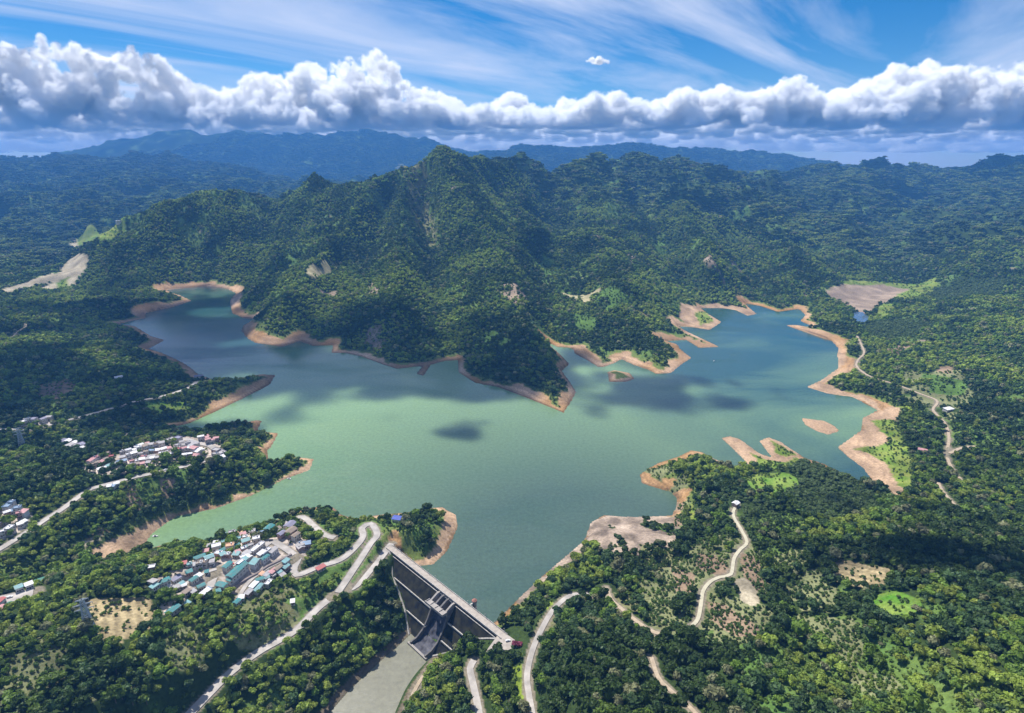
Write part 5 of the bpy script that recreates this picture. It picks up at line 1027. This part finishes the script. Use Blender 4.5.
# ------------------------------------------------------------------ clouds
def n3(P, wl, seed):
    Q = P / wl; I = np.floor(Q); f = Q - I; f = f * f * (3 - 2 * f); s_ = 0
    def h3(a_, b2, c): 
        h = (a_.astype(np.int64) * 374761393 + b2.astype(np.int64) * 668265263 + c.astype(np.int64) * 2147483647 + seed * 974634777) & 0xffffffff
        h = ((h ^ (h >> 13)) * 1274126177) & 0xffffffff; return ((h ^ (h >> 16)) & 0xffffffff) / 4294967295.0
    for dx_ in (0, 1):
        for dy_ in (0, 1):
            for dz_ in (0, 1):
                w = (f[:, 0] if dx_ else 1 - f[:, 0]) * (f[:, 1] if dy_ else 1 - f[:, 1]) * (f[:, 2] if dz_ else 1 - f[:, 2]); s_ = s_ + w * h3(I[:, 0] + dx_, I[:, 1] + dy_, I[:, 2] + dz_)
    return s_
def cloud_mat(dens, wl, cut):
    m = bpy.data.materials.new('cloud'); m.use_nodes = True; t = m.node_tree; t.nodes.clear(); n = t.nodes.new; l = t.links.new
    oo = n('ShaderNodeOutputMaterial'); pv = n('ShaderNodeVolumePrincipled'); pv.inputs['Color'].default_value = (1, 1, 1, 1); pv.inputs['Anisotropy'].default_value = 0.0
    tc = n('ShaderNodeTexCoord'); nz = n('ShaderNodeTexNoise'); nz.inputs['Scale'].default_value = 1.0 / wl; nz.inputs['Detail'].default_value = 4; nz.inputs['Roughness'].default_value = 0.6; l(tc.outputs['Object'], nz.inputs['Vector'])
    mr = n('ShaderNodeMapRange'); mr.inputs['From Min'].default_value = cut; mr.inputs['From Max'].default_value = cut + 0.10; mr.inputs['To Min'].default_value = dens * 0.06; mr.inputs['To Max'].default_value = dens
    l(nz.outputs[0], mr.inputs[0]); l(mr.outputs[0], pv.inputs['Density']); l(pv.outputs[0], oo.inputs['Volume']); return m
def to_volume(o, vox, band, m):
    ng = bpy.data.node_groups.new('mesh to cloud', 'GeometryNodeTree'); ng.interface.new_socket('Geometry', in_out='INPUT', socket_type='NodeSocketGeometry'); ng.interface.new_socket('Geometry', in_out='OUTPUT', socket_type='NodeSocketGeometry')
    n = ng.nodes.new; gi = n('NodeGroupInput'); go = n('NodeGroupOutput'); mv = n('GeometryNodeMeshToVolume'); mv.resolution_mode = 'VOXEL_SIZE'
    mv.inputs['Voxel Size'].default_value = vox; mv.inputs['Interior Band Width'].default_value = band; mv.inputs['Density'].default_value = 1.0
    sm = n('GeometryNodeSetMaterial'); sm.inputs['Material'].default_value = m; l = ng.links.new
    l(gi.outputs[0], mv.inputs['Mesh']); l(mv.outputs[0], sm.inputs[0]); l(sm.outputs[0], go.inputs[0]); md = o.modifiers.new('volume', 'NODES'); md.node_group = ng
VI, FI = ico(2)
def cloud(name, puffs, voxel, waves, base, label, flat=.25, vol=None):
    V = []; Fc = []
    for c, r in puffs: k = len(V); V += list(np.array(c) + VI * r); Fc += [tuple(i + k for i in f) for f in FI]
    me = bpy.data.meshes.new(name); me.from_pydata([tuple(v) for v in V], [], Fc); o = bpy.data.objects.new(name, me); COL.objects.link(o)
    md = o.modifiers.new('r', 'REMESH'); md.mode = 'VOXEL'; md.voxel_size = voxel
    dg = bpy.context.evaluated_depsgraph_get(); ev = o.evaluated_get(dg); m2 = bpy.data.meshes.new_from_object(ev); o.modifiers.clear(); o.data = m2
    for wl, amp_ in waves:
        n = len(m2.vertices); co = np.empty(n*3, np.float32); m2.vertices.foreach_get('co', co); co = co.reshape(-1, 3).astype(float); no = np.empty(n*3, np.float32); m2.vertex_normals.foreach_get('vector', no); no = no.reshape(-1, 3)
        b1 = np.abs(2 * n3(co, wl, int(wl)) - 1) ; d = (0.42 - (1 - b1) ** 2 * .9) * amp_
        co = co + no * d[:, None]; m2.vertices.foreach_set('co', co.astype(np.float32).ravel()); m2.update()
    co[:, 2] = np.where(co[:, 2] < base, base + (co[:, 2] - base) * flat, co[:, 2]); m2.vertices.foreach_set('co', co.astype(np.float32).ravel())
    m2.polygons.foreach_set('use_smooth', np.ones(len(m2.polygons), bool)); m2.materials.clear(); m2.materials.append(vol[2]); m2.update(); to_volume(o, *vol)
    tag(o, label, 'cloud', kind='stuff'); return o
TOP = [(-140,60),(-60,66),(0,58),(30,50),(55,48),(85,52),(105,62),(130,56),(150,70),(190,86),(215,93),(240,86),(265,78),(290,80),(315,74),(345,66),(372,60),(392,70),(410,84),(440,92),(470,104),(495,97),(512,107),(530,102),(560,106),(590,100),(625,95),(660,97),(680,88),(700,92),(755,88),(790,80),(808,84),(820,98),(850,94),(880,82),(910,72),(945,74),(980,70),(1024,64),(1100,60),(1180,66)]
tu = [t_[0] for t_ in TOP]; tv = [t_[1] for t_ in TOP]; puffs = []; rg = random.Random(3); BZ = 885.0; YB = 9700.0
for u in np.arange(-160, 1185, 6.0):
    vt = np.interp(u, tu, tv) + 7 + 16 * (float(fbm(np.array([u]), np.array([0.]), 42, 3, 55)[0]) - .5); zt = 400 + (160 - vt) / 600 * YB
    for j in range(9):
        t_ = rg.random() ** .75; r = rg.uniform(60, 200) * (1.25 - .6 * t_); yy = YB + rg.uniform(-250, 400) - (1 - t_) * rg.uniform(-200, 800)
        zc = BZ + 60 + (zt - BZ - 100) * t_; zc = min(zc, 400 + (zt - 400) * (yy / YB) - r * .95); puffs.append((at_uyz(u + rg.uniform(-6, 6), yy, zc), r))
    for j in range(2):                     # the layer's floor, running back
        yy = YB + 300 + 9000 * rg.random() ** 2; puffs.append((at_uyz(u + rg.uniform(-6, 6), yy, BZ + rg.uniform(40, 170)), rg.uniform(160, 330)))
cloud('cumulus_bank', puffs, 26, [(620, 140), (260, 85), (120, 48), (58, 24)], BZ, 'long bank of white and lavender grey cumulus clouds above the far blue mountains', .2, (19, 60, cloud_mat(0.055, 75, 0.45)))
far_p = [(at_uyz(u + rg.uniform(-20, 20), yy * rg.uniform(.95, 1.05), 860 + rg.uniform(150, 260)), rg.uniform(500, 900) * yy / 30000) for yy in (19500, 22500, 26000, 30000, 35000, 41000) for u in range(-200, 1230, 28)]
cloud('cloud_layer', far_p, 160, [(1500, 200), (600, 90)], 900, 'pale layer of cloud running back to the horizon', .06, (130, 300, cloud_mat(0.008, 900, 0.36)))
M_SM = cloud_mat(0.10, 90, 0.30)
def small_cloud(name, c, rx, ry, rz_, n, label, vox=None):
    rg = random.Random(int(abs(c[0]) + c[1])); pf = []
    for _ in range(n):
        a_ = rg.uniform(0, 6.28); q = rg.random() ** .5; pf.append(((c[0] + math.cos(a_)*q*rx, c[1] + math.sin(a_)*q*ry, c[2] + rg.uniform(-.2, .6) * rz_ * (1 - q*q*.7)), rz_ * rg.uniform(.35, .75) * (1.1 - .5*q)))
        a_ = rg.uniform(0, 6.28); q = rg.uniform(.75, 1.3); pf.append(((c[0] + math.cos(a_)*q*rx, c[1] + math.sin(a_)*q*ry, c[2] + rg.uniform(-.1, .2) * rz_), rz_ * rg.uniform(.12, .34)))
    return cloud(name, pf, vox or max(rz_ * .14, 8), [(rz_*1.6, rz_*.5), (rz_*.7, rz_*.28), (rz_*.35, rz_*.14)], c[2] - rz_*.3, label, .25, (max(rz_ * .14, 9), rz_ * .4, M_SM))
p_ = at_y(597, 62, 9000); small_cloud('small_cloud', p_, 110, 90, 75, 14, 'single tiny white cloud puff high in the blue sky')
# clouds overhead, out of the picture: their shadows lie on the hills and the lake, their light in the water
def over(px, z0, h, rx, ry, rz_, n):
    u, v = px; g0 = at_z(u, v, z0) if z0 is not None else None; k_ = h / SUN.z; c = (g0[0] + SUN.x * k_, g0[1] + SUN.y * k_, z0 + h); small_cloud('shading_cloud', c, rx, ry, rz_, n, 'fair weather cumulus cloud drifting high over the lake')
over((120, 345), 40, 1500, 560, 420, 150, 70)
over((262, 345), 10, 1500, 330, 230, 120, 40)
over((40, 410), 40, 1450, 260, 80, 80, 20)
over((400, 330), 60, 1500, 280, 150, 110, 34)
over((300, 372), 0, 1500, 200, 110, 100, 24)
over((170, 300), 20, 1500, 330, 260, 120, 36)
over((525, 368), 20, 1500, 150, 120, 90, 18)
over((520, 215), 230, 1500, 150, 130, 90, 16)
over((650, 392), 0, 1500, 190, 90, 80, 22)
over((460, 428), 0, 1450, 45, 32, 40, 8)
over((950, 548), 80, 1400, 130, 40, 60, 14)
over((860, 480), 60, 1400, 70, 30, 50, 8)
# far hills in cloud shade
over((120, 166), 320, 2700, 1300, 420, 260, 34)
over((960, 170), 330, 2500, 600, 300, 200, 20)

# ------------------------------------------------------------------ the air
hz = MB(); hz.box(-15800, 15800, -2500, 15800, -60, 825); o = hz.build('haze', M_conc); o.data.materials.clear()
mh = bpy.data.materials.new('haze'); mh.use_nodes = True; t = mh.node_tree; t.nodes.clear(); oo = t.nodes.new('ShaderNodeOutputMaterial'); pv = t.nodes.new('ShaderNodeVolumePrincipled')
pv.inputs['Color'].default_value = (0.13, 0.42, 1.0, 1); pv.inputs['Density'].default_value = 7.8e-5; pv.inputs['Anisotropy'].default_value = 0.1
t.links.new(pv.outputs[0], oo.inputs['Volume']); o.data.materials.append(mh); tag(o, 'blue haze of the humid air over the valley', 'haze', kind='stuff')
